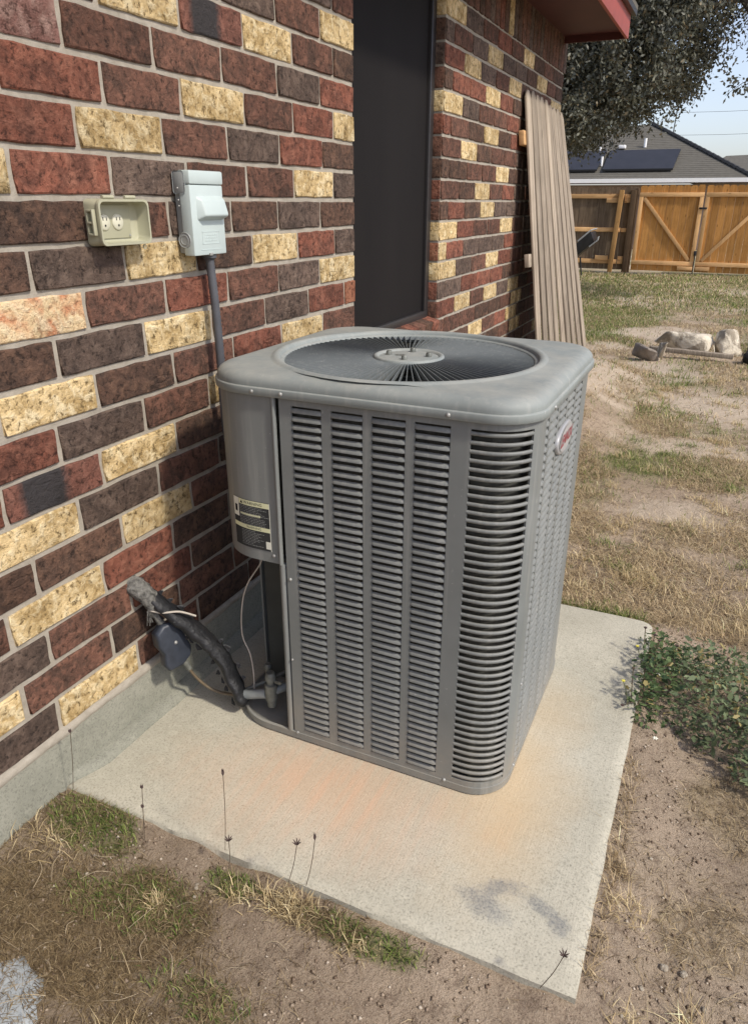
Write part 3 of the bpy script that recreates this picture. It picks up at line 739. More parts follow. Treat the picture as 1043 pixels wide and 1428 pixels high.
tag(link('side_louvers', mesh('side_louvers', V, F, True), ACLV, ac, (0, 0, 0)), kind='stuff')
# control box cover wrapping the front left corner
fl = footprint(0.002, 16); i0 = 3*17
covP = [(AX0+.002-.004, -1.10)] + fl[i0:i0+17] + [(.4635, AY0-.002)]
# resample cover path
def path_len(P):
    s_ = [0]
    for i in range(1, len(P)): s_.append(s_[-1]+math.dist(P[i-1], P[i]))
    return s_
cs = path_len(covP); CT = cs[-1]
def cov(s_, off=0):
    s_ = min(max(s_, 0), CT)
    for i in range(1, len(covP)):
        if s_ <= cs[i]+1e-9:
            t = (s_-cs[i-1])/(cs[i]-cs[i-1]+1e-12); a, b = covP[i-1], covP[i]
            x, y = a[0]+(b[0]-a[0])*t, a[1]+(b[1]-a[1])*t; tx, ty_ = (b[0]-a[0]), (b[1]-a[1]); l_ = math.hypot(tx, ty_)
            return (x + ty_/l_*off, y - tx/l_*off)
cv = MB(); ns = 40; zs = [.640, .643, AZ1-.006]
ringO = [cov(CT*i/ns, 0) for i in range(ns+1)]; ringI = [cov(CT*i/ns, -.004) for i in range(ns+1)]
prism(cv, ringO+ringI[::-1], .640, AZ1-.005)
cv.build('control_box_cover', ACP, ac, smooth=True)
cl = MB(); prism(cl, [cov(CT*i/ns, -.006) for i in range(ns+1)]+[(.452, -1.17), (AX0+.01, -1.10)], .646, .654); cl.build('control_box_floor', DARKF, ac)
MB().tube([(.4590, AY0-.0035, .640), (.4590, AY0-.0035, AZ1-.006)], .0050, 10).build('cover_edge_ridge', ACP, ac, smooth=True)
MB().box((.464, AY0+.016, .09), (.474, AY0+.02, AZ1-.004)).build('dark_gap_strip', DARK, ac)
MB().tube([(.4590, AY0+.006, .085), (.4590, AY0+.006, .640)], .0100, 10).build('corner_post', ACP, ac, smooth=True)
# conduit whip elbow under the box
MB().tube([(.305,-1.31,.70), (.305,-1.305,.635), (.315,-1.27,.61), (.33,-1.20,.62), (.34,-1.17,.65)], .020, 10).build('cable_whip', BLKR, ac, smooth=True)
# lid
lid = MB()
LC = (.658, -1.003); LR = .349
def ringpts(blend, off, z, r):
    P = footprint(off, 10); Q = []
    for x, y in P:
        dx, dy = x-LC[0], y-LC[1]; d = math.hypot(dx, dy); cx, cy = LC[0]+dx/d*r, LC[1]+dy/d*r
        Q.append((x*(1-blend)+cx*blend, y*(1-blend)+cy*blend, z))
    return Q
# refine footprint sampling so the ring is round
def fpd(off):
    P = footprint(off, 10); out = []
    n = len(P)
    for i in range(n):
        a, b = P[i], P[(i+1) % n]; d = math.dist(a, b); k = 12 if d > .1 else 1
        for j in range(k): t = j/k; out.append((a[0]+(b[0]-a[0])*t, a[1]+(b[1]-a[1])*t))
    return out
def rp(blend, off, z, r=None):
    Q = []
    for x, y in fpd(off):
        dx, dy = x-LC[0], y-LC[1]; d = math.hypot(dx, dy)
        if r is None: Q.append((x, y, z)); continue
        cx, cy = LC[0]+dx/d*r, LC[1]+dy/d*r
        Q.append((x*(1-blend)+cx*blend, y*(1-blend)+cy*blend, z))
    return Q
rings = [rp(0, -.004, 1.106), rp(0, .011, 1.102), rp(0, .013, 1.104), rp(0, .0132, 1.1200), rp(0, .0122, 1.1220), rp(0, .0075, 1.1232), rp(0, .0075, 1.1290), rp(0, .006, 1.137), rp(0, -.001, 1.1455), rp(0, -.011, 1.151), rp(0, -.024, 1.1535), rp(0, -.040, 1.1545),
         rp(.95, -.045, 1.1565, LR+.028), rp(1, 0, 1.157, LR+.027), rp(1, 0, 1.160, LR+.022), rp(1, 0, 1.1615, LR+.015), rp(1, 0, 1.160, LR+.008), rp(1, 0, 1.156, LR+.004), rp(1, 0, 1.150, LR+.002), rp(1, 0, 1.148, LR-.006), rp(1, 0, 1.144, LR-.008), rp(1, 0, 1.134, LR-.007)]
loft(lid, rings); lid.build('lid', ACL, ac, smooth=True)
# fan guard: fins radiating from a hub plate
def fin_mesh():
    r0, r1 = .090, LR-.009; V = []; F = []
    st = [(r0, 1.1475, 1.135), (r0+.03, 1.150, 1.136), ((r0+r1)/2, 1.1505, 1.137), (r1-.03, 1.149, 1.137), (r1, 1.147, 1.138)]
    for r_, zt_, zb in st:
        for s_ in (-1, 1): V += [(r_, s_*.0007, zt_-1.14), (r_, s_*.0007+.0, zb-1.14)]
    for i in range(len(st)-1):
        b = i*4; F += [(b, b+4, b+5, b+1), (b+2, b+3, b+7, b+6), (b, b+2, b+6, b+4), (b+1, b+5, b+7, b+3)]
    m_ = mesh('fin', V, F); m_.materials.append(FINP); return m_
fm = fin_mesh(); NF = 108
guard = MB(); guard.lathe([(LR-.012, -.003), (LR-.009, .004), (LR-.006, -.003), (LR-.009, -.010), (LR-.012, -.003)], (LC[0], LC[1], 1.139), 72)
guard = guard.build('fan_guard', FINP, ac, smooth=True)
for k in range(NF):
    o = bpy.data.objects.new('fin', fm); COL.objects.link(o); o.parent = guard; o.location = Vector((LC[0], LC[1], 1.14))-world_loc(guard); o.rotation_euler = (0, 0, 2*math.pi*(k+.35)/NF)
for rr_ in (.17, .26): MB().lathe([(rr_-.002, 0), (rr_, .002), (rr_+.002, 0), (rr_, -.002), (rr_-.002, 0)], (LC[0], LC[1], 1.1285), 64).build('support_ring', DARK, guard, smooth=True)
hub = MB(); hub.lathe([(0.0001, .0105), (.072, .0105), (.082, .008), (.086, .0125), (.092, .0140), (.097, .0115), (.099, .004), (.097, -.008), (.0001, -.008)], (LC[0], LC[1], 1.1405), 56)
hub = hub.build('hub_plate', ACL, guard, smooth=True)
for an in (10, 100, 190, 280):
    x = LC[0]+.056*math.cos(R(an)); y = LC[1]+.056*math.sin(R(an)); MB().lathe([(.0001, .013), (.006, .0125), (.008, .009), (.0085, 0)], (x, y, 1.150), 12).build('motor_stud', VALV, hub, smooth=True)
MB().lathe([(.0001, .0022), (.007, .0018), (.010, .0)], (LC[0]-.018, LC[1]-.004, 1.1512), 12).build('dirt_clod', VALV, hub, smooth=True)
MB().lathe([(.0001, .0016), (.006, .0012), (.009, .0)], (LC[0]-.030, LC[1]-.006, 1.1512), 12).build('dirt_clod', VALV, hub, smooth=True)
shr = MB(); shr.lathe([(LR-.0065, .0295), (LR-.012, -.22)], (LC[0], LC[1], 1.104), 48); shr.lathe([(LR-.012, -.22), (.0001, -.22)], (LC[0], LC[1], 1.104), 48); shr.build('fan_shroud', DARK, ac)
for k in range(3):
    fb = MB(); a0 = R(20+120*k); n_ = 6; V = []; F = []
    for i in range(5):
        r_ = .06+.26*i/4
        for j in range(5): w = a0+R(-26+52*j/4)*(1-.2*i/4); V.append((LC[0]+r_*math.cos(w), LC[1]+r_*math.sin(w), 1.02+.045*(j/4-.5)*(1-.3*i/4)))
    for i in range(4):
        for j in range(4): F.append((i*5+j, i*5+j+1, i*5+j+6, i*5+j+5))
    V2 = [(x, y, z-.003) for x, y, z in V]; fb.add(V, F); fb.add(V2, [f__[::-1] for f__ in F]); fb.build('fan_blade', DARKF, ac, smooth=True)
MB().lathe([(.0001, .0), (.07, 0), (.07, -.13), (.0001, -.13)], (LC[0], LC[1], 1.09), 24).build('fan_motor', DARK, ac)
# screws
def screw(x, y, z, ax, parent=ac, r=.0044):
    mb = MB()
    if ax == 'y': mb.lathe([(.0001, .0045), (r*.7, .004), (r, .0025), (r*1.25, .001), (r*1.25, 0)], (x, y, z), 10, 'y')
    else: mb.lathe([(.0001, .0045), (r*.7, .004), (r, .0025), (r*1.25, .001), (r*1.25, 0)], (x, y, z), 10, 'x')
    mb.build('screw', SCREW, parent, smooth=True)
for x, z in ((.405, 1.112), (.488, 1.113), (.916, 1.1125)): screw(x, AY0-.013, z, 'y')
screw(.437, AY0-.002, .662, 'y'); screw(.484, AY0-.001, .60, 'y', r=.004); screw(.484, AY0-.001, .083, 'y'); screw(.945, AY0-.001, .084, 'y'); screw(.478, AY0-.001, .34, 'y', r=.003)
screw(AX1+.013, -1.235, 1.112, 'x'); screw(AX1+.001, -1.256, .085, 'x'); screw(AX1+.001, -1.257, .36, 'x', r=.004)
# curled-label sticker and its print
def cov_mesh(verts2d, faces, off): return [(*cov(s_, off), z) for s_, z in verts2d]
def decal_rect(s0, s1, z0, z1, off, n=10, skew=0):
    V = []; F = []
    for i in range(n+1):
        s_ = s0+(s1-s0)*i/n
        V += [(*cov(s_, off), z0+skew*i/n), (*cov(s_, off), z1+skew*i/n)]
    for i in range(n): F.append((2*i, 2*i+2, 2*i+3, 2*i+1))
    return V, F
def flatmat(name, c, rough=.9): return simple(name, c, rough, .06, 60, 0, spec=.05)
LBW = flatmat('label_pale_print', (.70,.70,.60)); LBY = flatmat('label_yellow_print', (.66,.66,.42)); LBD = flatmat('label_dark_print', (.020,.021,.021)); LBG = flatmat('label_grey_print', (.045,.046,.045))
S1 = CT-.032; S0 = S1-.128; ZT, ZB = .812, .672
def dec(parent, name, s0, s1, z0, z1, off, mat, n=10):
    V, F = decal_rect(s0, s1, z0, z1, off, n); return link(name, mesh(name, V, F), mat, parent, (0, 0, 0))
V, F = decal_rect(S0, S1, ZB, ZT, .0010, 14); V2, _ = decal_rect(S0, S1, ZB, ZT, .0004, 14)
st = MB(); st.add(V, F); lab = st.build('warning_label', LBG, ac)
dec(lab, 'pictogram_panel', S0, S0+.024, ZT-.055, ZT-.001, .0014, LBW, 4)
dec(lab, 'pictogram', S0+.007, S0+.018, ZT-.042, ZT-.022, .0018, LBD, 2)
dec(lab, 'header_band', S0+.0245, S1-.001, ZT-.016, ZT-.001, .0014, LBY); dec(lab, 'header_band', S0, S1-.001, ZT-.085, ZT-.073, .0014, LBY)
dec(lab, 'label_edge', S1-.0022, S1, ZB, ZT, .0016, LBW, 1); dec(lab, 'header_band', S0+.030, S1-.03, ZT-.045, ZT-.040, .0016, LBY)
dec(lab, 'text_panel', S0+.026, S1-.002, ZT-.072, ZT-.017, .0014, LBD); dec(lab, 'text_panel', S0+.03, S1-.018, ZB+.006, ZT-.087, .0014, LBD)
dec(lab, 'code_panel', S1-.017, S1-.002, ZB+.006, ZB+.028, .0014, LBW, 2)
def bend_text(body, size, s0, zc, off, mat, parent, name='lettering'):
    cu = bpy.data.curves.new('text', 'FONT'); cu.body = body; cu.size = size; cu.resolution_u = 2; cu.align_x = 'LEFT'; cu.align_y = 'CENTER'
    to = bpy.data.objects.new('text', cu); COL.objects.link(to); dg = bpy.context.evaluated_depsgraph_get()
    me = bpy.data.meshes.new_from_object(to.evaluated_get(dg)); bpy.data.objects.remove(to)
    V = [(*cov(s0+v.co.x, off), zc+v.co.y) for v in me.vertices]; F = [tuple(p_.vertices) for p_ in me.polygons]
    return link(name, mesh(name, V, F), mat, parent, (0, 0, 0))
bend_text('WARNING', .0125, S0+.044, ZT-.0085, .0018, LBD, lab)
tri = [(S0+.031, ZT-.013), (S0+.041, ZT-.013), (S0+.036, ZT-.004)]
link('warning_triangle', mesh('warning_triangle', [(*cov(a, .0018), z) for a, z in tri], [(0, 1, 2)]), LBD, lab, (0, 0, 0))
bend_text('WARNING', .010, S0+.050, ZT-.079, .0018, LBD, lab)
tx = MB(); r2 = random.Random(5)
for zz0, zz1, sa, sb in ((ZT-.071, ZT-.019, S0+.028, S1-.004), (ZB+.008, ZT-.089, S0+.032, S1-.022)):
    z = zz1
    while z > zz0:
        s_ = sa; end = sb-r2.uniform(0, .035)
        while s_ < end:
            w = r2.uniform(.0010, .004); V, F = decal_rect(s_, min(s_+w, sb), z-.0013, z, .0018, 1); tx.add(V, F); s_ += w+.0019
        z -= .0046
tag(tx.build('fine_print', flatmat('label_faded_print', (.36,.37,.35)), lab), kind='stuff')
# oval badge on the side panel
bdg = MB(); cy, cz, ra, rb_ = -1.035, .985, .092, .040
prof = [(.0001, .0075), (.90, .0060), (.97, .0050), (1.0, .0025), (1.0, -.004)]
n = 40; base = []
for k_, d in prof: base.append([(AX1+.004+d, cy+ra*k_*math.cos(2*math.pi*i/n), cz+rb_*k_*math.sin(2*math.pi*i/n)) for i in range(n)])
loft(bdg, base); bdg = bdg.build('oval_badge', simple('silver_badge_plastic', (.36,.36,.36), .35, .05, 20, 0, metal=.2), ac, smooth=True)
bi = MB(); n2 = 32; bi.add([(AX1+.0118, cy+ra*.84*math.cos(2*math.pi*i/n2), cz+rb_*.80*math.sin(2*math.pi*i/n2)) for i in range(n2)], [tuple(range(n2))]); bi.build('badge_face', simple('white_badge_face', (.38,.375,.37), .3, .03, 20, 0), bdg)
cu = bpy.data.curves.new('text', 'FONT'); cu.body = 'LENNOX'; cu.size = .040; cu.shear = .3; cu.align_x = 'CENTER'; cu.align_y = 'CENTER'; cu.offset = .0008
to = bpy.data.objects.new('text', cu); COL.objects.link(to); me = bpy.data.meshes.new_from_object(to.evaluated_get(bpy.context.evaluated_depsgraph_get())); bpy.data.objects.remove(to)
link('badge_lettering', mesh('badge_lettering', [(AX1+.0126, cy+v.co.x*.86, cz+v.co.y) for v in me.vertices], [tuple(p_.vertices) for p_ in me.polygons]), simple('red_badge_print', (.30,.045,.06), .4, .03, 20, 0), bdg, (0, 0, 0))
# service valves and pipes in the notch
vp = MB(); vp.tube([(.262, -1.352, .122), (.30, -1.350, .135), (.352, -1.347, .152)], .0150, 14); vp.build('suction_pipe', PIPEM, ac, smooth=True)
vb = MB(); vb.lathe([(.0001, .075), (.012, .075), (.0165, .068), (.0165, .048), (.0125, .045), (.0125, .036), (.020, .034), (.020, -.020), (.0145, -.024), (.0145, -.046), (.0001, -.047)], (.3680, -1.345, .158), 12); vb.build('service_valve', VALV, ac, smooth=True)
vb = MB(); vb.tube([(.372, -1.345, .165), (.41, -1.30, .172), (.43, -1.23, .18), (.43, -1.17, .19)], .014, 10); vb.build('suction_tube', PIPEM, ac, smooth=True)
vb = MB(); vb.lathe([(.0001, .030), (.009, .030), (.0125, .024), (.0125, .012), (.009, .008), (.009, -.03), (.0001, -.03)], (.330, -1.300, .195), 10); vb.build('liquid_valve_cap', VALV, ac, smooth=True)
vb = MB(); vb.tube([(.262, -1.335, .128), (.29, -1.325, .145), (.33, -1.302, .165), (.37, -1.25, .18), (.38, -1.17, .19)], .0065, 8); vb.build('liquid_tube', VALV, ac, smooth=True)
vb = MB(); vb.tube([(.385, -1.345, .205), (.405, -1.35, .208), (.408, -1.35, .216)], .006, 8); vb.build('service_port', VALV, ac, smooth=True)

# ------------------------------------------------------------------ line set: insulation sleeve, plastic cover, wires
def smooth_path(P, n=6):
    P = [Vector(p_) for p_ in P]; out = []
    for i in range(len(P)-1):
        p0, p1, p2, p3 = P[max(i-1, 0)], P[i], P[i+1], P[min(i+2, len(P)-1)]
        for k in range(n):
            t = k/n; out.append(.5*((2*p1)+(-p0+p2)*t+(2*p0-5*p1+4*p2-p3)*t*t+(-p0+3*p1-3*p2+p3)*t**3))
    out.append(P[-1]); return out
ls = empty('refrigerant_line', (.12, -1.40, .30), 'black foam insulated refrigerant line curving from the brick wall to the unit', 'pipe')
P = smooth_path([(-.02,-1.474,.508), (.035,-1.455,.482), (.07,-1.440,.440), (.125,-1.398,.360), (.172,-1.372,.300), (.210,-1.358,.240), (.238,-1.355,.170), (.262,-1.354,.120), (.272,-1.354,.088)], 5)
rs = [.021+.013*min(1, i/12) + random.uniform(-.0022, .0022) for i in range(len(P))]; rs[-1] = .012; rs[-2] = .022; rs[-3] = .030
mb = MB(); mb.tube(P, rs, 20, flat=.55); sl_ = mb.build('insulation_sleeve', BLKR, ls, smooth=True)
for v in sl_.data.vertices:
    nz = mnoise.noise_vector(v.co*30)*.006+mnoise.noise_vector(v.co*90)*.0025; v.co += nz
fl_ = MB(); r6 = random.Random(8)
for k in range(26):
    i = r6.randrange(3, len(P)-3); p_ = P[i]; t_ = (P[i+1]-P[i-1]).normalized(); sd_ = t_.cross(Vector((.4, -.9, .3))).normalized()*(1 if r6.random() < .5 else -1)
    c0 = p_+sd_*rs[i]*.86; l_ = r6.uniform(.012, .030); w_ = r6.uniform(.004, .014)
    fl_.add([c0-t_*l_*.5, c0+t_*l_*.5, c0+t_*l_*.2+sd_*w_, c0-t_*l_*.3+sd_*w_*.5, c0-t_*l_*.5+Vector((0,-.003,-.003)), c0+t_*l_*.5+Vector((0,-.003,-.003)), c0+t_*l_*.2+sd_*w_+Vector((0,-.002,-.002)), c0-t_*l_*.3+sd_*w_*.5+Vector((0,-.002,-.002))], [(0,1,2,3),(7,6,5,4),(0,4,5,1),(1,5,6,2),(2,6,7,3),(3,7,4,0)])
tag(fl_.build('torn_edge', BLKR, sl_), kind='stuff')
mb = MB(); mb.tube(smooth_path([(-.02,-1.478,.515), (.015,-1.470,.500), (.04,-1.462,.470), (.055,-1.458,.440)], 4), [.024,.026,.028,.030,.027,.029,.026,.024,.026,.024,.022,.02,.018][:13], 12); fo = mb.build('sealing_foam', FOAM, ls, smooth=True)
for v in fo.data.vertices: v.co += mnoise.noise_vector(v.co*60)*.010
mb = MB()
for k in range(16):
    a = Vector((.045, -1.476+random.uniform(-.008, .008), .438)); d = Vector((random.uniform(.004,.02), random.uniform(-.035, .012), random.uniform(-.035, -.01))); mb.tube([a, a+d*.6, a+d+Vector((0, 0, -.004))], .0008, 4)
mb.build('frayed_strands', FOAM, ls)
mb = MB(); mb.tube(smooth_path([(.105,-1.405,.215), (.118,-1.392,.175), (.145,-1.372,.130), (.19,-1.358,.110), (.25,-1.352,.118)], 6), .0048, 8); mb.build('brown_cable', WIRED, ls, smooth=True)
mb = MB(); mb.tube(smooth_path([(.045,-1.478,.440), (.085,-1.462,.433), (.120,-1.430,.428), (.150,-1.395,.402)], 6), .0032, 6); mb.build('grey_wire', WIREM, ls, smooth=True)
mb = MB(); mb.tube([(.098,-1.410,.240), (.108,-1.402,.205)], [.010, .008], 10); mb.build('cable_collar', VALV, ls, smooth=True)
# dark blue plastic cover, six-sided, hanging from the wall below the foam
mb = MB(); outl = [(-.050,.055), (-.025,.074), (.020,.076), (.040,.058), (.044,.015), (.058,-.030), (.050,-.058), (.018,-.078), (-.028,-.080), (-.040,-.060), (-.036,-.020), (-.052,.012)]
V = []
for d, k_ in ((-.018, .93), (.012, 1.0), (.022, .90)):
    V += [(d, a*k_, b*k_) for a, b in outl]
n = len(outl); F = []
for q_ in range(2):
    for i in range(n): j = (i+1) % n; F.append((q_*n+i, q_*n+j, (q_+1)*n+j, (q_+1)*n+i))
F.append(tuple(2*n+i for i in range(n))); F.append(tuple(range(n))[::-1]); mb.add(V, F)
cvr = empty('plastic_cover', (.080, -1.438, .312), 'dark blue plastic junction cover hanging by the brick wall under the black pipe', 'junction cover')
cvo = mb.build('cover_shell', BLUEP, cvr, bevel=.004, loc=(.080, -1.438, .312)); cvo.rotation_euler = (0, R(-8), R(-18))
MB().lathe([(.0001, .006), (.004, .005), (.006, .002), (.006, 0)], (.100, -1.440, .322), 10, 'x').build('screw', SCREW, cvr, smooth=True)
MB().tube([(.06, -1.445, .38), (.045, -1.455, .42), (.04, -1.462, .455)], .012, 8).build('hanger_stub', FOAM, cvr, smooth=True)
# thermostat wire from the control box down to the valves
tw = MB(); tw.tube(smooth_path([(.345,-1.33,.642), (.352,-1.33,.60), (.297,-1.33,.511), (.272,-1.33,.43), (.265,-1.33,.33), (.288,-1.33,.268), (.296,-1.33,.20), (.294,-1.33,.135)], 6), .0021, 6)
tag(tw.build('thermostat_wire', WIREM, None, smooth=True), 'thin pale wire dangling from under the control box to the valves', 'wire')

# ------------------------------------------------------------------ disconnect box, conduit, outlet
dc = empty('disconnect_box', (.05, -1.09, 1.51), 'pale grey electrical disconnect box on the brick wall', 'electrical box')
BX0, BX1, BY0, BY1, BZ0, BZ1 = .003, .053, -1.128, -.981, 1.400, 1.618
MB().box((BX0, BY0+.004, BZ0+.006), (BX1-.012, BY1-.004, BZ1-.004)).build('box_body', GREYS, dc, bevel=.003)
# hinged front cover with wrapped sides
cp = MB(); cp.box((BX0+.020, BY0-.002, BZ0), (BX1+.006, BY1+.002, BZ1-.034)); cp.build('front_cover', GREYB, dc, bevel=.004)
MB().box((BX0+.016, BY0-.003, BZ1-.033), (BX1+.009, BY1+.003, BZ1+.002)).build('cover_hood', GREYB, dc, bevel=.005)
MB().box((BX0+.002, BY0-.0045, BZ1-.058), (BX0+.042, BY0+.004, BZ1+.001)).build('hinge_flap', GREYS, dc, bevel=.008)
# moulded grip: raised block across the cover
gv = MB(); gy0, gy1, gz0, gz1 = -1.106, -.986, 1.492, 1.556
xc = BX1+.0055; gv.add([(xc,gy0,gz0),(xc,gy1,gz0),(xc,gy1,gz1),(xc,gy0,gz1),(xc+.026,gy0+.012,gz0+.012),(xc+.026,gy1-.002,gz0+.012),(xc+.014,gy1-.002,gz1-.010),(xc+.014,gy0+.012,gz1-.010)], [(4,5,6,7),(0,1,5,4),(1,2,6,5),(2,3,7,6),(3,0,4,7)]); gv.build('handle_recess', GREYB, dc, bevel=.006, seg=3)
ko = MB(); ko.lathe([(.0001, .001), (.011, .001), (.012, .0022), (.0135, .001), (.019, .001), (.020, .0022), (.0215, 0)], (BX0+.026, BY0-.0022, BZ0+.042), 28, 'y'); ko.build('knockout', GREYS, dc, smooth=True)
em = MB(); 
for (a, b, c_, d) in ((-1.09,-1.01,1.462,1.4635),(-1.09,-1.01,1.430,1.4315),(-1.09,-1.0885,1.430,1.463),(-1.0115,-1.01,1.430,1.463),(-1.10,-1.0,1.414,1.4155)): em.box((xc, a, c_), (xc+.0014, b, d))
r2 = random.Random(9)
for k in range(3):
    yy = -1.078
    while yy < -1.022: w = r2.uniform(.003, .008); em.box((xc, yy, 1.4375+k*.0075), (xc+.0012, yy+w, 1.4412+k*.0075)); yy += w+.002
em.build('embossed_print', GREYB, dc)
for (yy, zz) in ((-1.1305, 1.575), (-1.1305, 1.545), (-1.1305, 1.53)): MB().lathe([(.0001, .003), (.002, .0026), (.003, 0)], (BX0+.018, BY0-.0045, zz), 8, 'y').build('rivet', SCREW, dc, smooth=True)
MB().box((xc-.004, -1.064, BZ0-.002), (xc+.004, -1.050, BZ0+.006)).build('latch', SCREW, dc, bevel=.001)
MB().lathe([(.0215, 0), (.0215, -.014), (.0145, -.018), (.0135, -.022)], (.032, -1.030, BZ0+.004), 18).build('conduit_fitting', CONDM, dc, smooth=True)
cd = MB(); base = []
pts = smooth_path([(.032,-1.030,1.392), (.040,-1.031,1.25), (.045,-1.033,1.10), (.046,-1.036,.95), (.050,-1.030,.82), (.07,-.99,.72), (.12,-.96,.66), (.20,-.95,.66), (.26,-.95,.66)], 26)
rs = [.0135 if (i % 2) else .0120 for i in range(len(pts))]
cd.tube(pts, rs, 12); tag(cd.build('conduit', CONDM, None, smooth=True), 'dark grey ribbed conduit running down the wall from the disconnect box', 'conduit')
# outlet housing: deep open in-use cover
ol = empty('outlet_box', (.03, -1.38, 1.495), 'beige weatherproof outlet housing with open front on the brick wall', 'electrical outlet')
OY0, OY1, OZ0, OZ1 = -1.468, -1.240, 1.438, 1.548
def rrect(y0, y1, z0, z1, r, n=5):
    P = []
    for cx, cz_, a0 in ((y1-r, z0+r, -90), (y1-r, z1-r, 0), (y0+r, z1-r, 90), (y0+r, z0+r, 180)):
        for i in range(n+1): w = R(a0+90*i/n); P.append((cx+r*math.cos(w), cz_+r*math.sin(w)))
    return P
def rr_ring(x, e, tap=0): return [(x, y, z) for y, z in rrect(OY0+tap+e, OY1-tap-e, OZ0+tap*.6+e, OZ1-tap*.6-e, .014)]
# the housing narrows towards the front; its mouth sits 8 cm off the wall
obm = MB()
OY0, OY1, OZ0, OZ1 = -1.462, -1.284, 1.440, 1.548
rings = [rr_ring(.001, 0), rr_ring(.022, .001), rr_ring(.042, .005), rr_ring(.042, .002), rr_ring(.047, .001), rr_ring(.052, .002), rr_ring(.052, .007), rr_ring(.012, .009), rr_ring(.010, .011)]
rings = [[(x, y-(x*.12 if x > 0 else 0), z) for x, y, z in rg] for rg in rings]
loft(obm, rings, True); obm.build('housing', BEIGE, ol, smooth=True)
MB().box((.0090, OY0+.012, OZ0+.016), (.0135, OY1-.038, OZ1-.014)).build('backplate', BEIGE, ol, bevel=.002)
for cyy in (-1.415, -1.369):
    rc_ = MB(); rc_.lathe([(.0001, .004), (.0170, .004), (.0190, .002), (.0190, 0)], (.0135, cyy, 1.494), 24, 'x')
    ro = rc_.build('receptacle', BEIGE2, ol, smooth=True)
    MB().box((.0172, cyy-.007, 1.498), (.0180, cyy-.0045, 1.506)).build('slot', BLACK, ro); MB().box((.0172, cyy+.0045, 1.498), (.0180, cyy+.007, 1.5055)).build('slot', BLACK, ro); MB().lathe([(.0001, .001), (.0028, .001)], (.0172, cyy, 1.4865), 10, 'x').build('slot', BLACK, ro)
for yy in (-1.425, -1.350): MB().tube([(.046, yy-.020, OZ1+.003), (.046, yy+.016, OZ1+.003)], .0045, 8).build('hinge', BEIGE, ol, smooth=True)
lt = MB(); lt.box((.016, OY0-.012, 1.466), (.020, OY0-.001, 1.524)); lt.box((.036, OY0-.015, 1.466), (.040, OY0-.004, 1.524)); lt.box((.020, OY0-.014, 1.519), (.036, OY0-.002, 1.524)); lt.box((.020, OY0-.014, 1.492), (.036, OY0-.002, 1.497)); lt.box((.020, OY0-.014, 1.466), (.036, OY0-.002, 1.471)); lt.build('latch_frame', BEIGE, ol, bevel=.001)
MB().lathe([(.003, .002), (.006, .002), (.006, 0)], (.040, -1.310, OZ0-.006), 12, 'x').build('padlock_ring', BEIGE, ol, smooth=True)
MB().lathe([(.0001, .003), (.003, .002)], (.0135, -1.330, 1.462), 8, 'x').build('screw', SCREW, ol, smooth=True)

# ------------------------------------------------------------------ leaning fence panel
pn = empty('fence_panel', (.51, 2.5, 0), 'weathered grey wooden fence panel leaning against the brick wall', 'fence panel')
PL = 2.235
def pmat(t):   # the boards are warped: the far end stands farther out from the wall than the near end
    bx = .318+.195*t
    return Matrix.Translation((bx-.017, 2.50, .01)) @ Matrix.Rotation(-math.atan2(bx-.028, 2.20), 4, 'Y')
def pobj(name, mb, mat, t, bevel=0):
    m_ = mb.build(name, mat, None, bevel=bevel); m_.parent = pn; m_.matrix_local = Matrix.Translation(-Vector(pn.location)) @ pmat(t); return m_
NPk = 9; pw = 1.17/NPk
for k in range(NPk):
    w = pw-.0045; a = k*pw+random.uniform(-.0015, .0015); t0 = random.uniform(0, .0035); top = PL+random.uniform(-.014, .010)
    V = [(t0,a,0),(t0,a+w,0),(t0,a+w,top-.045),(t0,a+w-.035,top),(t0,a+.035,top),(t0,a,top-.045)]; V += [(x+.015, y, z) for x, y, z in V]
    F = [(0,5,4,3,2,1),(6,7,8,9,10,11)]+[(i, (i+1) % 6, (i+1) % 6+6, i+6) for i in range(6)]
    mb = MB().add(V, F); pobj('picket', mb, WGREY, (k+.5)/NPk, .0025)
for z in (.28, 1.12, 1.90):
    ex = .05 if z > 1 else .0
    p0 = pmat(0) @ Vector((0, -ex, z)); p1 = pmat(1) @ Vector((0, 1.165, z)); ddx = (p1.x-p0.x)
    V = []
    for yy, tt in ((-ex, 0.0), (1.165, 1.0)):
        mt = pmat(tt); V += [tuple(mt @ Vector(q)) for q in ((-.036, yy, z), (-.001, yy, z), (-.001, yy, z+.088), (-.036, yy, z+.088))]
    o = MB().add(V, [(0,1,2,3),(7,6,5,4),(0,4,5,1),(1,5,6,2),(2,6,7,3),(3,7,4,0)]).build('rail', WRAIL if z > 1.8 else WGREY, pn, bevel=.003)

# ------------------------------------------------------------------ yard fence and double gate at the back
FY = 16.2; HF = 1.86
fe = empty('yard_fence', (-3, FY, 0), 'old dark brown board fence with new pine rails at the back of the yard', 'fence')
def picket(x, w, top, y=FY, th=.016, z0=.06): 
    V = [(x,y,z0),(x+w,y,z0),(x+w,y,top-.03),(x+w-.028,y,top),(x+.028,y,top),(x,y,top-.03)]; V += [(a, b+th, c_) for a, b, c_ in V]
    return MB().add(V, [(0,1,2,3,4,5),(6,11,10,9,8,7)]+[((i+1) % 6, i, i+6, (i+1) % 6+6) for i in range(6)])
x = -6.0
while x < -.78:
    if x > -6.1: picket(x, .138, HF+random.uniform(-.025, .02), FY+random.uniform(0, .008)).build('picket', WOLD, fe)
    x += .142
for z in (1.62, .895, .19): MB().box((-6.0, FY-.045, z), (-1.04, FY-.002, z+.095)).build('rail', WRAIL, fe, bevel=.003)
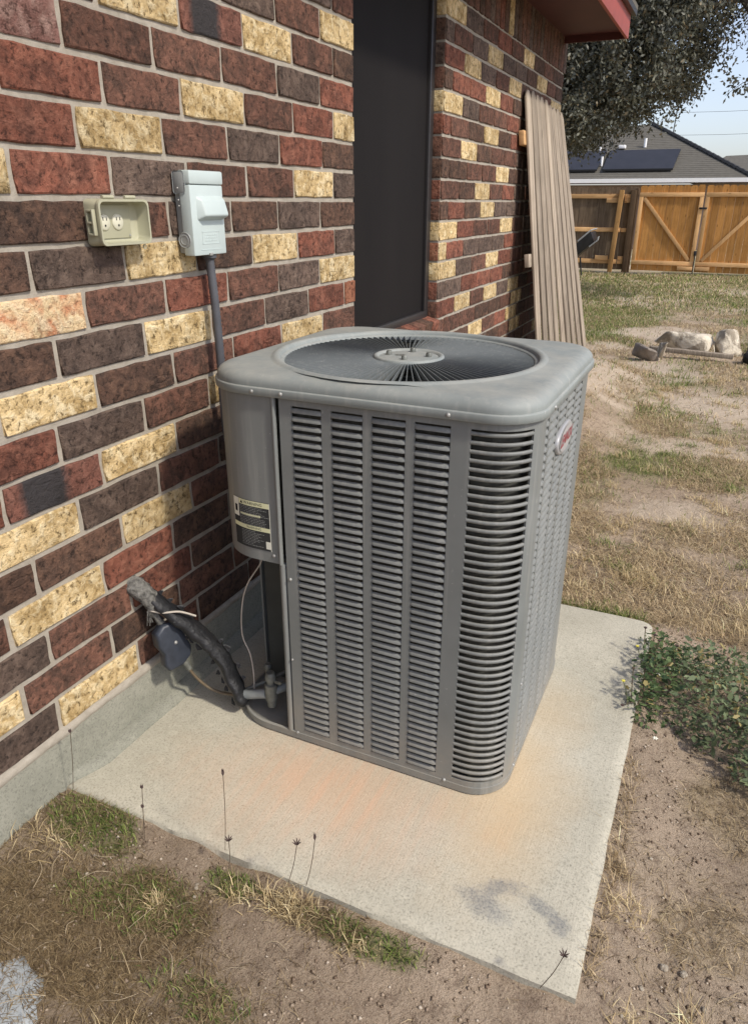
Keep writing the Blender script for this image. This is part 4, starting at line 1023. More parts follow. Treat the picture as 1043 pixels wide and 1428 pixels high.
for (a, z) in ((-1.42, 1.53), (-1.54, .27)): MB().box((a, FY-.075, z), (a+.30, FY-.046, z+.10)).build('rail_block', WRAIL, fe, bevel=.003)
for (a, z) in ((-1.02, 1.62), (-1.02, .895), (-1.02, .19), (-1.02, 1.53), (-1.02, .27)): MB().box((a, FY-.044, z), (a+.16, FY-.003, z+.09)).build('rail_block', WRAIL, fe, bevel=.003)
po = MB().box((-.05, -.05, 0), (.05, .04, 1.80)).build('post', WPOST, fe, bevel=.004, loc=(-1.16, FY-.10, 0)); po.rotation_euler = (0, R(2.2), 0)
MB().box((-.895, FY-.08, 0), (-.775, FY+.01, 1.80)).build('post', WDK, fe, bevel=.004)
MB().box((-.772, FY-.03, 0), (-.725, FY+.01, 1.84)).build('post', WDK, fe, bevel=.004)
for k in range(5): MB().box((-3.4-2.4*k, FY+.02, 0), (-3.3-2.4*k, FY+.12, 1.8)).build('post', WDK, fe)
def gate(x0, x1, flip, label):
    g = empty('gate_leaf', ((x0+x1)/2, FY, .06), label, 'gate', 'double cedar gate')
    n = 9; w = (x1-x0)/n
    for k in range(n): picket(x0+k*w+.001, w-.004, HF+.035+random.uniform(-.008, .008), FY+random.uniform(0, .006)).build('picket', WGATE, g)
    ya, yb = FY-.040, FY-.001
    MB().box((x0, ya, 1.655), (x1, yb, 1.745)).build('rail', WRAIL, g, bevel=.003); MB().box((x0, ya, .195), (x1, yb, .285)).build('rail', WRAIL, g, bevel=.003)
    MB().box((x0, ya+.002, .286), (x0+.085, yb, 1.654)).build('stile', WRAILV, g, bevel=.003); MB().box((x1-.085, ya+.002, .286), (x1, yb, 1.654)).build('stile', WRAILV, g, bevel=.003)
    a = Vector((x0+.10, 0, 1.63)); b = Vector((x1-.12, 0, .31))
    if flip: a = Vector((x1-.10, 0, 1.63)); b = Vector((x0+.12, 0, .31))
    d = (b-a).normalized(); nn = Vector((-d.z, 0, d.x))*.038
    V = [(p_.x, y_, p_.z) for y_ in (ya+.004, yb) for p_ in (a-nn, a+nn, b+nn, b-nn)]
    MB().add(V, [(0,1,2,3),(7,6,5,4),(0,4,5,1),(1,5,6,2),(2,6,7,3),(3,7,4,0)]).build('brace', WRAILV, g, bevel=.002)
    return g
g1 = gate(-.700, .665, False, 'cedar gate leaf next to the dark fence posts, brace falling towards the latch')
g2 = gate(.700, 2.065, True, 'cedar gate leaf farther from the old fence, brace rising away from the latch')
MB().box((.60, FY-.062, 1.40), (.76, FY-.041, 1.44)).build('latch', BLKM, g1, bevel=.003); MB().box((.64, FY-.062, .42), (.70, FY-.041, .52)).build('latch', BLKM, g1, bevel=.003)
MB().tube([(.672, FY-.055, .02), (.672, FY-.055, .48)], .012, 8).build('drop_bolt', BLKM, g1); MB().box((.33, FY-.075, .10), (.66, FY-.042, .18)).build('base_board', WRAIL, g1, bevel=.003); MB().box((.72, FY-.075, .10), (1.02, FY-.042, .18)).build('base_board', WRAIL, g2, bevel=.003)
fr_ = empty('yard_fence', (3, FY, 0), 'cedar fence section continuing past the double gate', 'fence')
x = 2.10
while x < 7: picket(x, .148, HF+.02+random.uniform(-.02, .02)).build('picket', WGATE, fr_); x += .152
for z in (1.62, .895, .19): MB().box((2.10, FY-.045, z), (7.0, FY-.002, z+.095)).build('rail', WRAIL, fr_, bevel=.003)
# tipped black cart by the old fence
ct = empty('garden_cart', (-1.75, 14.6, 0), 'black garden cart tipped up on end in front of the old fence', 'garden cart')
tr = MB(); tr.add([(-.30,-.25,0),(.30,-.25,0),(.36,-.31,.26),(-.40,-.31,.26),(-.30,.25,0),(.30,.25,0),(.36,.31,.26),(-.40,.31,.26),(-.28,-.23,.02),(.28,-.23,.02),(.34,-.29,.265),(-.38,-.29,.265),(-.28,.23,.02),(.28,.23,.02),(.34,.29,.265),(-.38,.29,.265)],
 [(0,4,5,1),(0,1,2,3),(1,5,6,2),(5,4,7,6),(4,0,3,7),(8,9,13,12),(8,11,10,9),(9,10,14,13),(13,14,15,12),(12,15,11,8),(3,2,10,11),(2,6,14,10),(6,7,15,14),(7,3,11,15)])
to = tr.build('tray', BLKM, ct, bevel=.01, loc=(-1.62, 14.62, .48)); to.rotation_euler = (0, R(-42), 0); to.scale = (1.35, 1, .8)
MB().tube([(.12,-.33,.285),(.37,-.33,.285),(.38,-.1,.285),(.38,.33,.285)], .018, 8).build('rim', WHEELC, to, smooth=True, loc=to.location+ct.location); MB().tube([(.20,-.27,-.02),(.36,-.27,-.03),(.40,-.27,.03)], .018, 8).build('handle', WHEELC, to, smooth=True, loc=to.location+ct.location)
MB().tube([(-1.66,14.40,.40),(-1.60,14.38,.0)], .018, 8).build('leg', BLKM, ct, smooth=True); MB().tube([(-1.66,14.85,.40),(-1.60,14.88,.0)], .018, 8).build('leg', BLKM, ct, smooth=True)
MB().lathe([(.10,-.03),(.17,-.035),(.19,0),(.17,.035),(.10,.03),(.10,-.03)], (-1.92, 14.62, .19), 24, 'y').build('wheel', BLKM, ct, smooth=True)

# ------------------------------------------------------------------ neighbouring house
nh = empty('neighbour_house', (-3, 29, 0), 'neighbouring house with grey hipped shingle roof and roof solar panels', 'house')
ey, ez, ry, rz = 26.0, 2.30, 30.2, 2.30+.47*4.2
MB().box((-11, 26.5, 0), (1.2, 34, 2.1)).build('wall', simple('neighbour_wall', (.28,.20,.15), .9, .2, 3, 0), nh)
rx = -2.14
MB().add([(-12,ey,ez),(1.62,ey,ez),(rx,ry,rz),(-12,ry,rz),(1.62,34.4,ez),(-12,34.4,ez)], [(0,1,2,3),(1,4,2),(4,5,3,2),(5,0,3),(0,5,4,1)]).build('roof', SHNG, nh)
MB().box((-12, ey-.03, ez-.14), (1.65, ey-.002, ez-.008)).build('fascia', WHT, nh); MB().box((-12, ey-.002, ez-.15), (1.6, ey+.5, ez-.141)).build('soffit', SOFM, nh)
# shingle courses as slightly stepped strips
stp = MB()
for k in range(1, 30):
    yy = ey+.14*k; zz = ez+.47*(yy-ey); xr = 1.62-.89*(yy-ey)
    if xr < rx: break
    stp.box((-12, yy-.004, zz-.01), (xr, yy+.10, zz+.008))
tag(stp.build('shingle_courses', SHNG, nh), kind='stuff')
hp = MB()
for k in range(22):
    t = k/22; a = Vector((1.62, ey, ez+.02)).lerp(Vector((rx, ry, rz+.02)), t); b = Vector((1.62, ey, ez+.02)).lerp(Vector((rx, ry, rz+.02)), t+1.05/22)
    hp.tube([a, b+Vector((0, 0, .03))], [.075, .065], 6)
tag(hp.build('hip_caps', simple('dark_hip_shingle', (.045,.045,.045), .9, .3, 10, 0), nh), kind='stuff')
def on_slope(x, y, off): return Vector((x, y, ez+.47*(y-ey)+off))
for (a, b) in ((-5.6, -3.42), (-3.22, -.88)):
    V = []; 
    for off in (.07, .12): V += [tuple(on_slope(xx, yy, off)) for xx, yy in ((a, 26.42), (b-.0, 26.42), (b+.06, 27.85), (a-.06 if a < -4 else a-.02, 27.85))]
    sp_ = MB().add(V, [(3,2,1,0),(4,5,6,7),(0,1,5,4),(1,2,6,5),(2,3,7,6),(3,0,4,7)]).build('solar_panel', SOLAR, nh)
    MB().add([tuple(on_slope(a, 26.41, .065)), tuple(on_slope(b, 26.41, .065)), tuple(on_slope(b, 26.41, .125)), tuple(on_slope(a, 26.41, .125)), tuple(on_slope(a, 26.38, .065)), tuple(on_slope(b, 26.38, .065)), tuple(on_slope(b, 26.38, .125)), tuple(on_slope(a, 26.38, .125))], [(4,5,6,7),(0,3,2,1),(3,7,6,2),(0,1,5,4)]).build('panel_frame', BLACK, sp_)
for (x, y, hh, r_) in ((-2.10, 28.31, .30, .05), (-3.35, 26.9, .32, .04), (-3.62, 27.95, .22, .04)): p_ = on_slope(x, y, 0); MB().tube([p_, p_+Vector((0, 0, hh))], r_, 10).build('vent_pipe', WHT, nh, smooth=True)
p_ = on_slope(-2.88, 28.2, .02); MB().box((p_.x-.12, p_.y-.12, p_.z), (p_.x+.12, p_.y+.12, p_.z+.12)).build('roof_vent', WHT, nh, bevel=.02)
MB().tube([(-1.36, 30.0, 3.2), (-1.30, 30.0, 5.0)], .02, 6).build('antenna_mast', DARKF, nh)
fh = empty('distant_house', (2.5, 39, 0), 'distant house roof ridge showing past the neighbouring hip', 'house')
MB().add([(-1,36,2.4),(6,36,2.4),(5,40,3.75),(0.4,40,3.62),(6,44,2.4),(-1,44,2.4)], [(0,1,2,3),(1,4,2),(4,5,3,2),(5,0,3),(0,5,4,1)]).build('roof', SHNG, fh); MB().box((-.6,36.5,0),(5.6,43.5,2.39)).build('wall', simple('distant_wall', (.3,.25,.2), .9, .1, 3, 0), fh)

# ------------------------------------------------------------------ overhead wires
for k, zz in enumerate((6.1, 5.0)):
    mb = MB(); mb.tube([(-20, 45, zz+.2), (0, 45, zz-.1), (25, 45, zz+.1)], .008, 5)
    tag(mb.build('power_line', BLACK, None), ['upper thin cable crossing the sky behind the roofs', 'lower thin cable crossing the sky just over the distant roof'][k], 'cable', 'overhead cables')

# ------------------------------------------------------------------ live oak
oak = empty('oak_tree', (-2.6, 11.2, 0), 'large live oak with dense grey green crown hanging over the yard', 'tree')
tk = MB(); tk.tube(smooth_path([(-2.6,11.2,-.1), (-2.55,11.2,.8), (-2.45,11.15,1.7), (-2.2,11.2,2.6), (-1.7,11.2,3.6), (-1.2,11.2,4.8), (-.8,11.3,6.2)], 4), [.34-.011*i for i in range(25)], 12); tk.build('trunk', BARKM, oak, smooth=True)
limbs = [[(-2.2,11.2,2.7),(-1.2,11.0,3.4),(-.1,10.8,4.0),(1.0,10.7,4.25),(2.2,10.6,4.3),(3.2,10.6,4.1)], [(-1.9,11.2,3.2),(-.9,11.4,4.1),(.1,11.6,5.0),(1.0,11.6,5.9)], [(-2.4,11.2,2.3),(-3.3,11.0,3.2),(-4.3,10.8,3.9)], [(-.1,10.8,4.0),(.4,10.6,4.5),(.75,10.6,5.2)], [(-1.2,11.0,3.4),(-.6,10.6,3.2),(0,10.4,3.0)], [(-2.2,11.2,2.7),(-1.7,11.6,3.5),(-1.3,11.9,4.5)], [(1.0,10.7,4.25),(1.3,10.6,3.8),(1.5,10.5,3.4)], [(1.2,10.7,4.25),(1.8,10.9,4.9),(2.4,11,5.6)]]
for l_ in limbs:
    pth = smooth_path(l_, 4); mb = MB(); mb.tube(pth, [max(.012, .09*(1-i/len(pth))) for i in range(len(pth))], 8); mb.build('limb', BARKM, oak, smooth=True)
def zmin(x):
    return np.interp(x, [-5.5,-3.5,-2.2,-1.5,-.9,-.45,-.05,.25,.6,.85,1.05,1.5,2.5,4.5], [3.0,2.3,2.2,2.28,2.42,2.62,3.00,3.05,3.32,3.55,3.75,3.75,3.7,4.6])
N = 9500
cx = rng.uniform(-5.2, 4.5, N); cyy = rng.uniform(9.6, 12.6, N); czz = rng.uniform(1.9, 7.6, N)
env = ((cx+.6)/4.9)**2 + ((cyy-11.1)/2.0)**2*.5 + ((czz-4.4)/3.4)**2
ok = (env < 1) & (czz > zmin(cx)*(1+.0*cx)+.12)
dens = .5*fbm(cx*1.1+50, czz*1.2+cyy*.6, 3)+.5*fbm(cx*3.0+20, czz*3.2+cyy*1.2, 2); thr = np.interp(cx, [-2, -.8, 0, 1, 2.2], [.10, .26, .45, .52, .52]); thr = thr + .05*np.clip(czz-3.6, 0, 1)*(cx > .2)
ok &= dens > thr
cx, cyy, czz = cx[ok], cyy[ok], czz[ok]
# extra sprigs hanging at the lower right edge
ex = [(.95,10.6,3.20),(1.05,10.6,3.12),(1.18,10.6,3.14),(1.28,10.6,3.10),(1.40,10.6,3.2),(1.55,10.6,3.3),(.18,10.7,2.78),(.16,10.7,2.66),(.28,10.7,2.86),(1.7,10.6,3.5),(.9,10.6,3.4)]
cx = np.append(cx, [e[0] for e in ex]); cyy = np.append(cyy, [e[1] for e in ex]); czz = np.append(czz, [e[2] for e in ex])
nc = len(cx); per = 84
sz = np.full(nc, .12); sz[-len(ex):] = .07
ci = np.repeat(np.arange(nc), per); n = len(ci); keep = np.ones(n, bool); keep[-len(ex)*per:] = rng.random(len(ex)*per) < .35
ci = ci[keep]; n = len(ci)
C_ = np.stack([cx[ci], cyy[ci], czz[ci]], 1) + rng.normal(0, 1, (n, 3))*sz[ci][:, None]*np.array([1, 1, .95])
d = rng.normal(0, 1, (n, 3)); d[:, 2] -= .55; d /= np.linalg.norm(d, axis=1)[:, None]
s_ = np.cross(d, rng.normal(0, 1, (n, 3))); s_ /= np.linalg.norm(s_, axis=1)[:, None]
ln = rng.uniform(.045, .090, n)[:, None]; wd = rng.uniform(.012, .022, n)[:, None]
V = np.stack([C_, C_+d*ln*.5+s_*wd, C_+d*ln, C_+d*ln*.5-s_*wd], 1).reshape(-1, 3); F = np.arange(n*4).reshape(-1, 4)
tone = rng.random(n)[:, None]; base = np.array([[.10,.105,.070]])*(1-tone)+np.array([[.27,.27,.205]])*tone
base = base*(0.42+.62*rng.random(nc)[ci][:, None]); warm = (rng.random(n) < .10)[:, None]; base = np.where(warm, np.array([[.15,.115,.06]]), base)
cc = np.concatenate([base, np.ones((n, 1))], 1); cc = np.repeat(cc, 4, axis=0)
link('crown', np_mesh('crown', V, F, cc), LEAF, oak, (0, 0, 0))
tw_ = MB(); r3 = random.Random(4)
for k in range(800):
    i = r3.randrange(nc); c0 = Vector((cx[i], cyy[i], czz[i])); v_ = Vector((r3.gauss(0, 1), r3.gauss(0, 1), r3.gauss(-.6, .7))).normalized()*r3.uniform(.15, .4)
    tw_.tube([c0-v_*.7, c0+Vector((r3.uniform(-.03, .03), 0, .02)), c0+v_*.7], [.008, .005, .002], 4, cap=False)
tag(tw_.build('twigs', BARKM, oak), kind='stuff')

# ------------------------------------------------------------------ stones and timber edging in the yard
def rock(name, c, size, rotz, label, cat, mat, seed, group=None, sub=3, amp=.28, pinch=None, box=.55, tilt=0):
    bm = bmesh.new(); bmesh.ops.create_icosphere(bm, subdivisions=sub, radius=1)
    off = Vector((seed*3.1, seed*1.7, 0))
    for v in bm.verts:
        p_ = v.co.copy(); mx = max(abs(p_.x), abs(p_.y), abs(p_.z)); p_ = p_.lerp(p_/mx*.82, box)
        nz = mnoise.noise(p_*1.3+off)*amp + mnoise.noise(p_*3.1+off)*amp*.45 + mnoise.noise(p_*8+off)*amp*.14
        p_ *= 1+nz
        if pinch: p_ = Vector((p_.x, p_.y*(1-pinch*p_.x*.5), p_.z*(1-pinch*p_.x*.5)))
        v.co = Vector((p_.x*size[0], p_.y*size[1], max(p_.z, -.9)*size[2]))
    me = bpy.data.meshes.new(name); bm.to_mesh(me); bm.free(); me.polygons.foreach_set('use_smooth', [True]*len(me.polygons))
    o = link(name, me, mat, None, c); o.rotation_euler = (tilt, 0, rotz); tag(o, label, cat, group); return o
def slab(name, c, size, rotz, label, cat, mat, seed, group=None, tilt=(0, 0), npt=15):
    r = random.Random(seed); bm = bmesh.new()
    for i in range(npt):
        v = Vector((r.uniform(-1, 1), r.uniform(-1, 1), r.uniform(-1, 1))); mx = max(abs(v.x), abs(v.y), abs(v.z)); v = v/mx*r.uniform(.8, 1.0); v.z = max(min(v.z, .8), -.8)*1.25
        bm.verts.new((v.x*size[0], v.y*size[1], v.z*size[2]))
    res = bmesh.ops.convex_hull(bm, input=bm.verts); bmesh.ops.delete(bm, geom=[g for g in res['geom_interior'] if isinstance(g, bmesh.types.BMVert)], context='VERTS')
    bmesh.ops.bevel(bm, geom=list(bm.edges), offset=min(size)*.13, segments=1, affect='EDGES'); bmesh.ops.triangulate(bm, faces=bm.faces)
    bmesh.ops.subdivide_edges(bm, edges=[e for e in bm.edges if e.calc_length() > min(size)*.5], cuts=2, use_grid_fill=True); bmesh.ops.triangulate(bm, faces=bm.faces)
    for v in bm.verts: v.co += (mnoise.noise_vector(v.co*9+Vector((seed, 0, 0)))*.10+mnoise.noise_vector(v.co*26+Vector((seed, 0, 0)))*.05)*min(size)
    me = bpy.data.meshes.new(name); bm.to_mesh(me); bm.free(); me.polygons.foreach_set('use_smooth', [True]*len(me.polygons))
    try: me.set_sharp_from_angle(angle=R(32))
    except Exception: pass
    o = link(name, me, mat, None, c); o.rotation_euler = (tilt[0], tilt[1], rotz); tag(o, label, cat, group); return o
gr = 'limestone blocks edging a bed in the yard'
slab('limestone_rock', (1.10, 6.02, .115), (.36, .15, .105), R(-7), 'long grey and cream limestone block lying at the left end of the rock edging', 'rock', ROCKW, 3, gr, (0, R(3)), 18)
slab('limestone_rock', (1.58, 6.00, .13), (.17, .14, .15), R(14), 'chunky cream limestone slab standing next to the long block', 'rock', ROCKW, 8, gr, (R(8), R(14)))
slab('limestone_rock', (1.92, 6.10, .12), (.17, .13, .12), R(-15), 'small cream limestone rock past the chunky slab at the frame edge', 'rock', ROCKW, 12, gr, (0, R(-8)))
slab('limestone_rock', (2.4, 6.2, .12), (.26, .15, .12), R(5), 'cream limestone rock at the far end of the edging', 'rock', ROCKW, 15, gr)
slab('flat_stone', (.82, 5.42, .06), (.19, .13, .075), R(22), 'low dark triangular fieldstone half buried in front of the long block', 'rock', ROCKD, 21, None, (R(6), R(10)), 8)
slab('stone_wedge', (.925, 5.42, .10), (.030, .16, .085), R(14), 'narrow pale stone sliver propped beside the dark fieldstone', 'rock', ROCKW, 27, None, (R(-12), 0), 10)
bd = MB().box((-.42, -.035, 0), (.42, .035, .045)).build('edging_board', WGREY, None, bevel=.006, loc=(1.20, 5.62, .05)); bd.rotation_euler = (0, R(1), R(-5)); tag(bd, 'thin grey timber board lying in front of the limestone blocks', 'board')
rock('dark_lump', (1.83, 5.60, .06), (.13, .11, .08), 0, 'black charred lump beside the end of the timber board', 'rock', simple('charred_lump', (.02,.018,.016), .9, .3, 20, .6, bd=.01), 33, None)
# half buried stepping stone, bottom left
st_ = rock('stepping_stone', (.272, -2.350, .004), (.150, .140, .026), R(20), 'pale blue grey stepping stone half buried in the near soil', 'stepping stone', STEPM, 40, None, amp=.34, box=.3)
# pebbles
pebs = [(.505,-1.915,.008),(.515,-1.935,.007),(.500,-1.905,.006),(.80,-2.12,.008),(.835,-2.13,.010),(.76,-2.10,.006),(.88,-2.20,.011),(.93,-2.12,.007),(.70,-2.10,.006),(1.545,-1.645,.013),(1.585,-1.640,.012),(1.63,-1.70,.009),(1.505,-1.72,.008),(1.49,-1.36,.007),(.96,-2.05,.009),(1.56,-1.86,.007),(1.475,-1.80,.006)]
plab = ['pale pebble nearest the slab edge in the trio left of the straw tuft', 'pebble just in front of the trio by the straw tuft', 'tiny pebble closest to the bunched straw in the trio', 'small pebble in the scatter on the bare soil before the slab', 'larger whitish pebble in the same bare soil scatter', 'tiny pebble at the left of the bare soil scatter', 'bright round pebble lying alone at the bottom of the bare soil', 'small pebble right of the bare soil scatter', 'tiny pebble at the edge of the brown thatch', 'yellowish oval stone of the touching pair right of the slab', 'cream stone, second of the touching pair right of the slab', 'white pebble a little beyond the touching pair', 'small triangular pebble between slab and the touching pair', 'tiny white pebble on soil below the green weeds', 'pebble under the middle of the slab front edge', 'small pebble near the bottom beside the straw clump', 'small pebble beside the slab corner']
for k, (x, y, r_) in enumerate(pebs):
    z = float(ground_h(np.array([x]), np.array([y]))[0])
    r_ *= .68; o = rock('pebble', (x, y, z+r_*.45), (r_*1.15, r_*.9, r_*.7), k*.7, plab[k], 'pebble', ROCKW, 50+k, 'pebbles on the bare soil', sub=2, amp=.2)

# ------------------------------------------------------------------ grass: thatch, tufts and blades
FARK = 1.0
def blades(x, y, ln, lean, wd, col, z=None, curl=1.0):
    n = len(x); z = ground_h(x, y) if z is None else z
    th = rng.uniform(0, 2*np.pi, n); dx, dy = np.cos(th), np.sin(th)
    sx, sy = -dy*wd/2, dx*wd/2
    sl = np.sin(lean); cl_ = np.cos(lean)
    p0 = np.stack([x, y, z-.002], 1)
    p1 = p0 + np.stack([dx*sl*ln*.45, dy*sl*ln*.45, cl_*ln*.5+.002], 1)
    l2 = np.minimum(lean+curl*rng.uniform(.2, .9, n), 1.75)
    bend = rng.normal(0, .25, n)
    d2x, d2y = np.cos(th+bend), np.sin(th+bend)
    p2 = p1 + np.stack([d2x*np.sin(l2)*ln*.5, d2y*np.sin(l2)*ln*.5, np.cos(l2)*ln*.5], 1)
    p2[:, 2] = np.maximum(p2[:, 2], z+.001)
    S = np.stack([sx, sy, np.zeros(n)], 1)
    V = np.stack([p0-S, p0+S, p1+S*.8, p1-S*.8, p2+S*.15, p2-S*.15], 1).reshape(-1, 3)
    b = np.arange(n)[:, None]*6
    F = np.concatenate([b+np.array([[0,1,2,3]]), b+np.array([[3,2,4,5]])], 0)
    cc = np.concatenate([col, np.ones((n, 1))], 1); return V, F, np.repeat(cc, 6, axis=0)
def offpad(x, y):
    return ~((x > PAD[0]-.02) & (x < PAD[1]+.004) & (y > PAD[2]-.004) & (y < PAD[3]+.004)) & ~((x < .006) & (y < 3.73))
STR = np.array([[.46,.37,.23],[.36,.28,.165],[.25,.185,.11],[.17,.125,.075],[.31,.235,.135]]); BRN = STR*np.array([.72,.69,.64]); GRN = np.array([[.115,.165,.035],[.18,.22,.06],[.08,.12,.028],[.25,.26,.09]])
sets = []
def scatter(n, xr, yr, maskf, lnr, leanr, wdr, pal, jitter=.2, inview=True):
    x = rng.uniform(*xr, n); y = rng.uniform(*yr, n)
    k = offpad(x, y) & (rng.random(n) < maskf(x, y))
    # keep what the lens or a step aside can see
    vx, vy = x-CAM.x, y-CAM.y; fz = vx*fwd.x+vy*fwd.y; sd = (vx*rt.x+vy*rt.y)
    k &= (np.abs(sd) < fz*.68+1.1)
    x, y = x[k], y[k]; m_ = len(x); i = rng.integers(0, len(pal), m_)
    col = np.clip(pal[i]*(1+rng.normal(0, jitter, (m_, 1))), .01, .8)
    sets.append(blades(x, y, rng.uniform(*lnr, m_), rng.uniform(*leanr, m_), rng.uniform(*wdr, m_), col))
thin = lambda k: (lambda x, y: k*np.ones_like(x))
# near zone
scatter(60000, (.95, 2.3), (-2.6, -.1), lambda x, y: dry_mask(x, y)**1.6*.9+.012, (.015, .055), (.9, 1.55), (.0010, .0022), STR)
scatter(70000, (0, .95), (-2.6, -1.8), lambda x, y: dry_mask(x, y)**1.5*.95+.012, (.012, .045), (.9, 1.55), (.0009, .0020), BRN)
scatter(11000, (0, 2.3), (-2.6, -.1), lambda x, y: dry_mask(x, y)*.5+.03, (.04, .10), (.8, 1.5), (.0009, .0018), STR[1:])
scatter(200000, (0, 2.3), (-2.6, .3), lambda x, y: green_mask(x, y), (.010, .030), (.2, 1.2), (.0014, .0028), GRN)
# middle zone
STR = STR*1.38; GRN = GRN*1.12
scatter(160000, (.2, 3.6), (-.22, 3.0), lambda x, y: dry_mask(x, y)*.85+.02, (.03, .075), (.7, 1.5), (.0016, .0032), STR)
scatter(60000, (.2, 3.6), (-.22, 3.0), lambda x, y: green_mask(x, y)*.9+.03, (.02, .06), (.2, 1.2), (.002, .0035), GRN)
# far zone
scatter(130000, (-2.5, 5.5), (3.0, 9.5), lambda x, y: dry_mask(x, y)*.75+.04, (.03, .08), (.5, 1.4), (.004, .007), STR)
scatter(90000, (-2.5, 5.5), (3.0, 9.5), lambda x, y: green_mask(x, y)*.85+.02, (.03, .08), (.2, 1.1), (.004, .007), GRN)
scatter(90000, (-5, 8), (9.5, 16.2), lambda x, y: .4+.4*green_mask(x, y), (.04, .09), (.3, 1.2), (.008, .014), np.concatenate([STR[:3], GRN]))
# tufts of straw along the pad edge, and bunches
def tuft(cx_, cy_, n, r_, lnr, pal, leanr=(.2, 1.4), wdr=(.0012, .0026)):
    a = rng.normal(0, r_, n); b = rng.normal(0, r_*.6, n); x = cx_+a; y = cy_+b; k = offpad(x, y); x, y = x[k], y[k]; m_ = len(x)
    col = np.clip(pal[rng.integers(0, len(pal), m_)]*(1+rng.normal(0, .2, (m_, 1))), .01, .85)
    sets.append(blades(x, y, rng.uniform(*lnr, m_), rng.uniform(*leanr, m_), rng.uniform(*wdr, m_), col))
LS = np.array([[.66,.55,.33],[.58,.46,.26],[.48,.37,.2]])
tuft(.76, -1.875, 170, .035, (.02, .06), LS); tuft(.70, -1.885, 110, .03, (.02, .05), LS); tuft(.60, -1.90, 90, .02, (.015, .05), LS); tuft(.44, -1.985, 150, .016, (.015, .05), LS)
tuft(.60, -2.27, 150, .03, (.03, .07), LS); tuft(1.50, -1.81, 60, .03, (.02, .06), LS); tuft(1.46, -1.55, 90, .04, (.03, .07), LS); tuft(1.62, -1.76, 70, .02, (.04, .09), LS); tuft(1.42, -1.45, 120, .02, (.02, .05), STR)
tuft(1.75, -.05, 300, .10, (.04, .10), LS); tuft(1.55, -.15, 260, .08, (.04, .09), STR); tuft(1.28, .2, 260, .07, (.05, .11), LS); tuft(1.5, .9, 240, .10, (.05, .10), LS); tuft(1.95, .45, 260, .12, (.05, .12), LS)
tuft(.10, -1.985, 90, .05, (.03, .08), LS); tuft(.92, -1.90, 60, .03, (.02, .05), LS); tuft(1.22, -.18, 240, .07, (.02, .05), GRN, (.1, .8)); tuft(1.05, -.20, 200, .05, (.02, .04), GRN)
for yy in np.arange(-1.75, -1.0, .05): tuft(1.41, yy, 26, .012, (.02, .06), STR)
for k in range(130):
    xx, yy = random.uniform(1.0, 3.0), random.uniform(0, 5); tuft(xx, yy, 60, .04, (.03, .08), LS if random.random() < .6 else GRN, wdr=(.002, .004))
V = []; F = []; K = []; o_ = 0
for v, f_, c in sets: V.append(v); F.append(f_+o_); K.append(c); o_ += len(v)
tag(link('grass', np_mesh('grass', np.concatenate(V), np.concatenate(F), np.concatenate(K)), BLADE), 'dry straw and patchy green grass growing across the sandy yard', 'grass', None, 'stuff')
# soil crumbs and grit
nC = 44000; x = rng.uniform(0, 2.3, nC); y = rng.uniform(-2.6, .4, nC); k = offpad(x, y) & (rng.random(nC) < (.25+.75*sstep(.42, .6, fbm(x*6+70, y*6, 3)))); x, y = x[k], y[k]; nC = len(x)
r_ = .0009+.0052*rng.random(nC)**3.2; z = ground_h(x, y)+r_*.3
oc = np.array([[1,0,0],[-1,0,0],[0,1,0],[0,-1,0],[0,0,.8],[0,0,-.6]]); of = np.array([[0,2,4],[2,1,4],[1,3,4],[3,0,4],[2,0,5],[1,2,5],[3,1,5],[0,3,5]])
V = (np.stack([x, y, z], 1)[:, None, :] + oc[None]*r_[:, None, None]*rng.uniform(.6, 1.4, (nC, 6, 1)) + rng.normal(0, .12, (nC, 6, 3))*r_[:, None, None]).reshape(-1, 3)
F = (np.arange(nC)[:, None, None]*6+of[None]).reshape(-1, 3); pal = np.array([[.34,.26,.19],[.26,.19,.135],[.43,.34,.25],[.18,.13,.09],[.38,.30,.22],[.30,.23,.165],[.56,.48,.38]])
cc = np.repeat(np.concatenate([pal[rng.integers(0, len(pal), nC)], np.ones((nC, 1))], 1), 6, axis=0)
tag(link('soil_crumbs', np_mesh('soil_crumbs', V, F, cc, True), BLADE), 'fine soil crumbs and grit over the bare ground', 'soil', None, 'stuff')
# loose dead stems lying on the soil
mb = MB()
for k in range(80):
    x, y = (random.uniform(.12, .85), random.uniform(-2.35, -1.93)) if k < 52 else (random.uniform(1.45, 1.9), random.uniform(-1.9, -.9))
    if not offpad(np.array([x]), np.array([y]))[0]: continue
    a = random.uniform(0, 6.28); l_ = random.uniform(.03, .12); z = float(ground_h(np.array([x]), np.array([y]))[0])+random.uniform(.006, .02)
    cv_ = random.uniform(-.35, .35); pth = smooth_path([(x, y, z-.004), (x+math.cos(a)*l_*.5, y+math.sin(a)*l_*.5, z+random.uniform(0, .010)), (x+math.cos(a+cv_)*l_, y+math.sin(a+cv_)*l_, z+random.uniform(-.006, .006))], 3)
    rd = random.uniform(.0005, .0012); mb.tube(pth, [rd*(1-.6*i/len(pth)) for i in range(len(pth))], 4)
tag(mb.build('straw_litter', simple('dead_stem', (.36,.29,.19), .85, .3, 30, 0), None), 'loose dead straw stems lying over the near soil', 'straw', None, 'stuff')

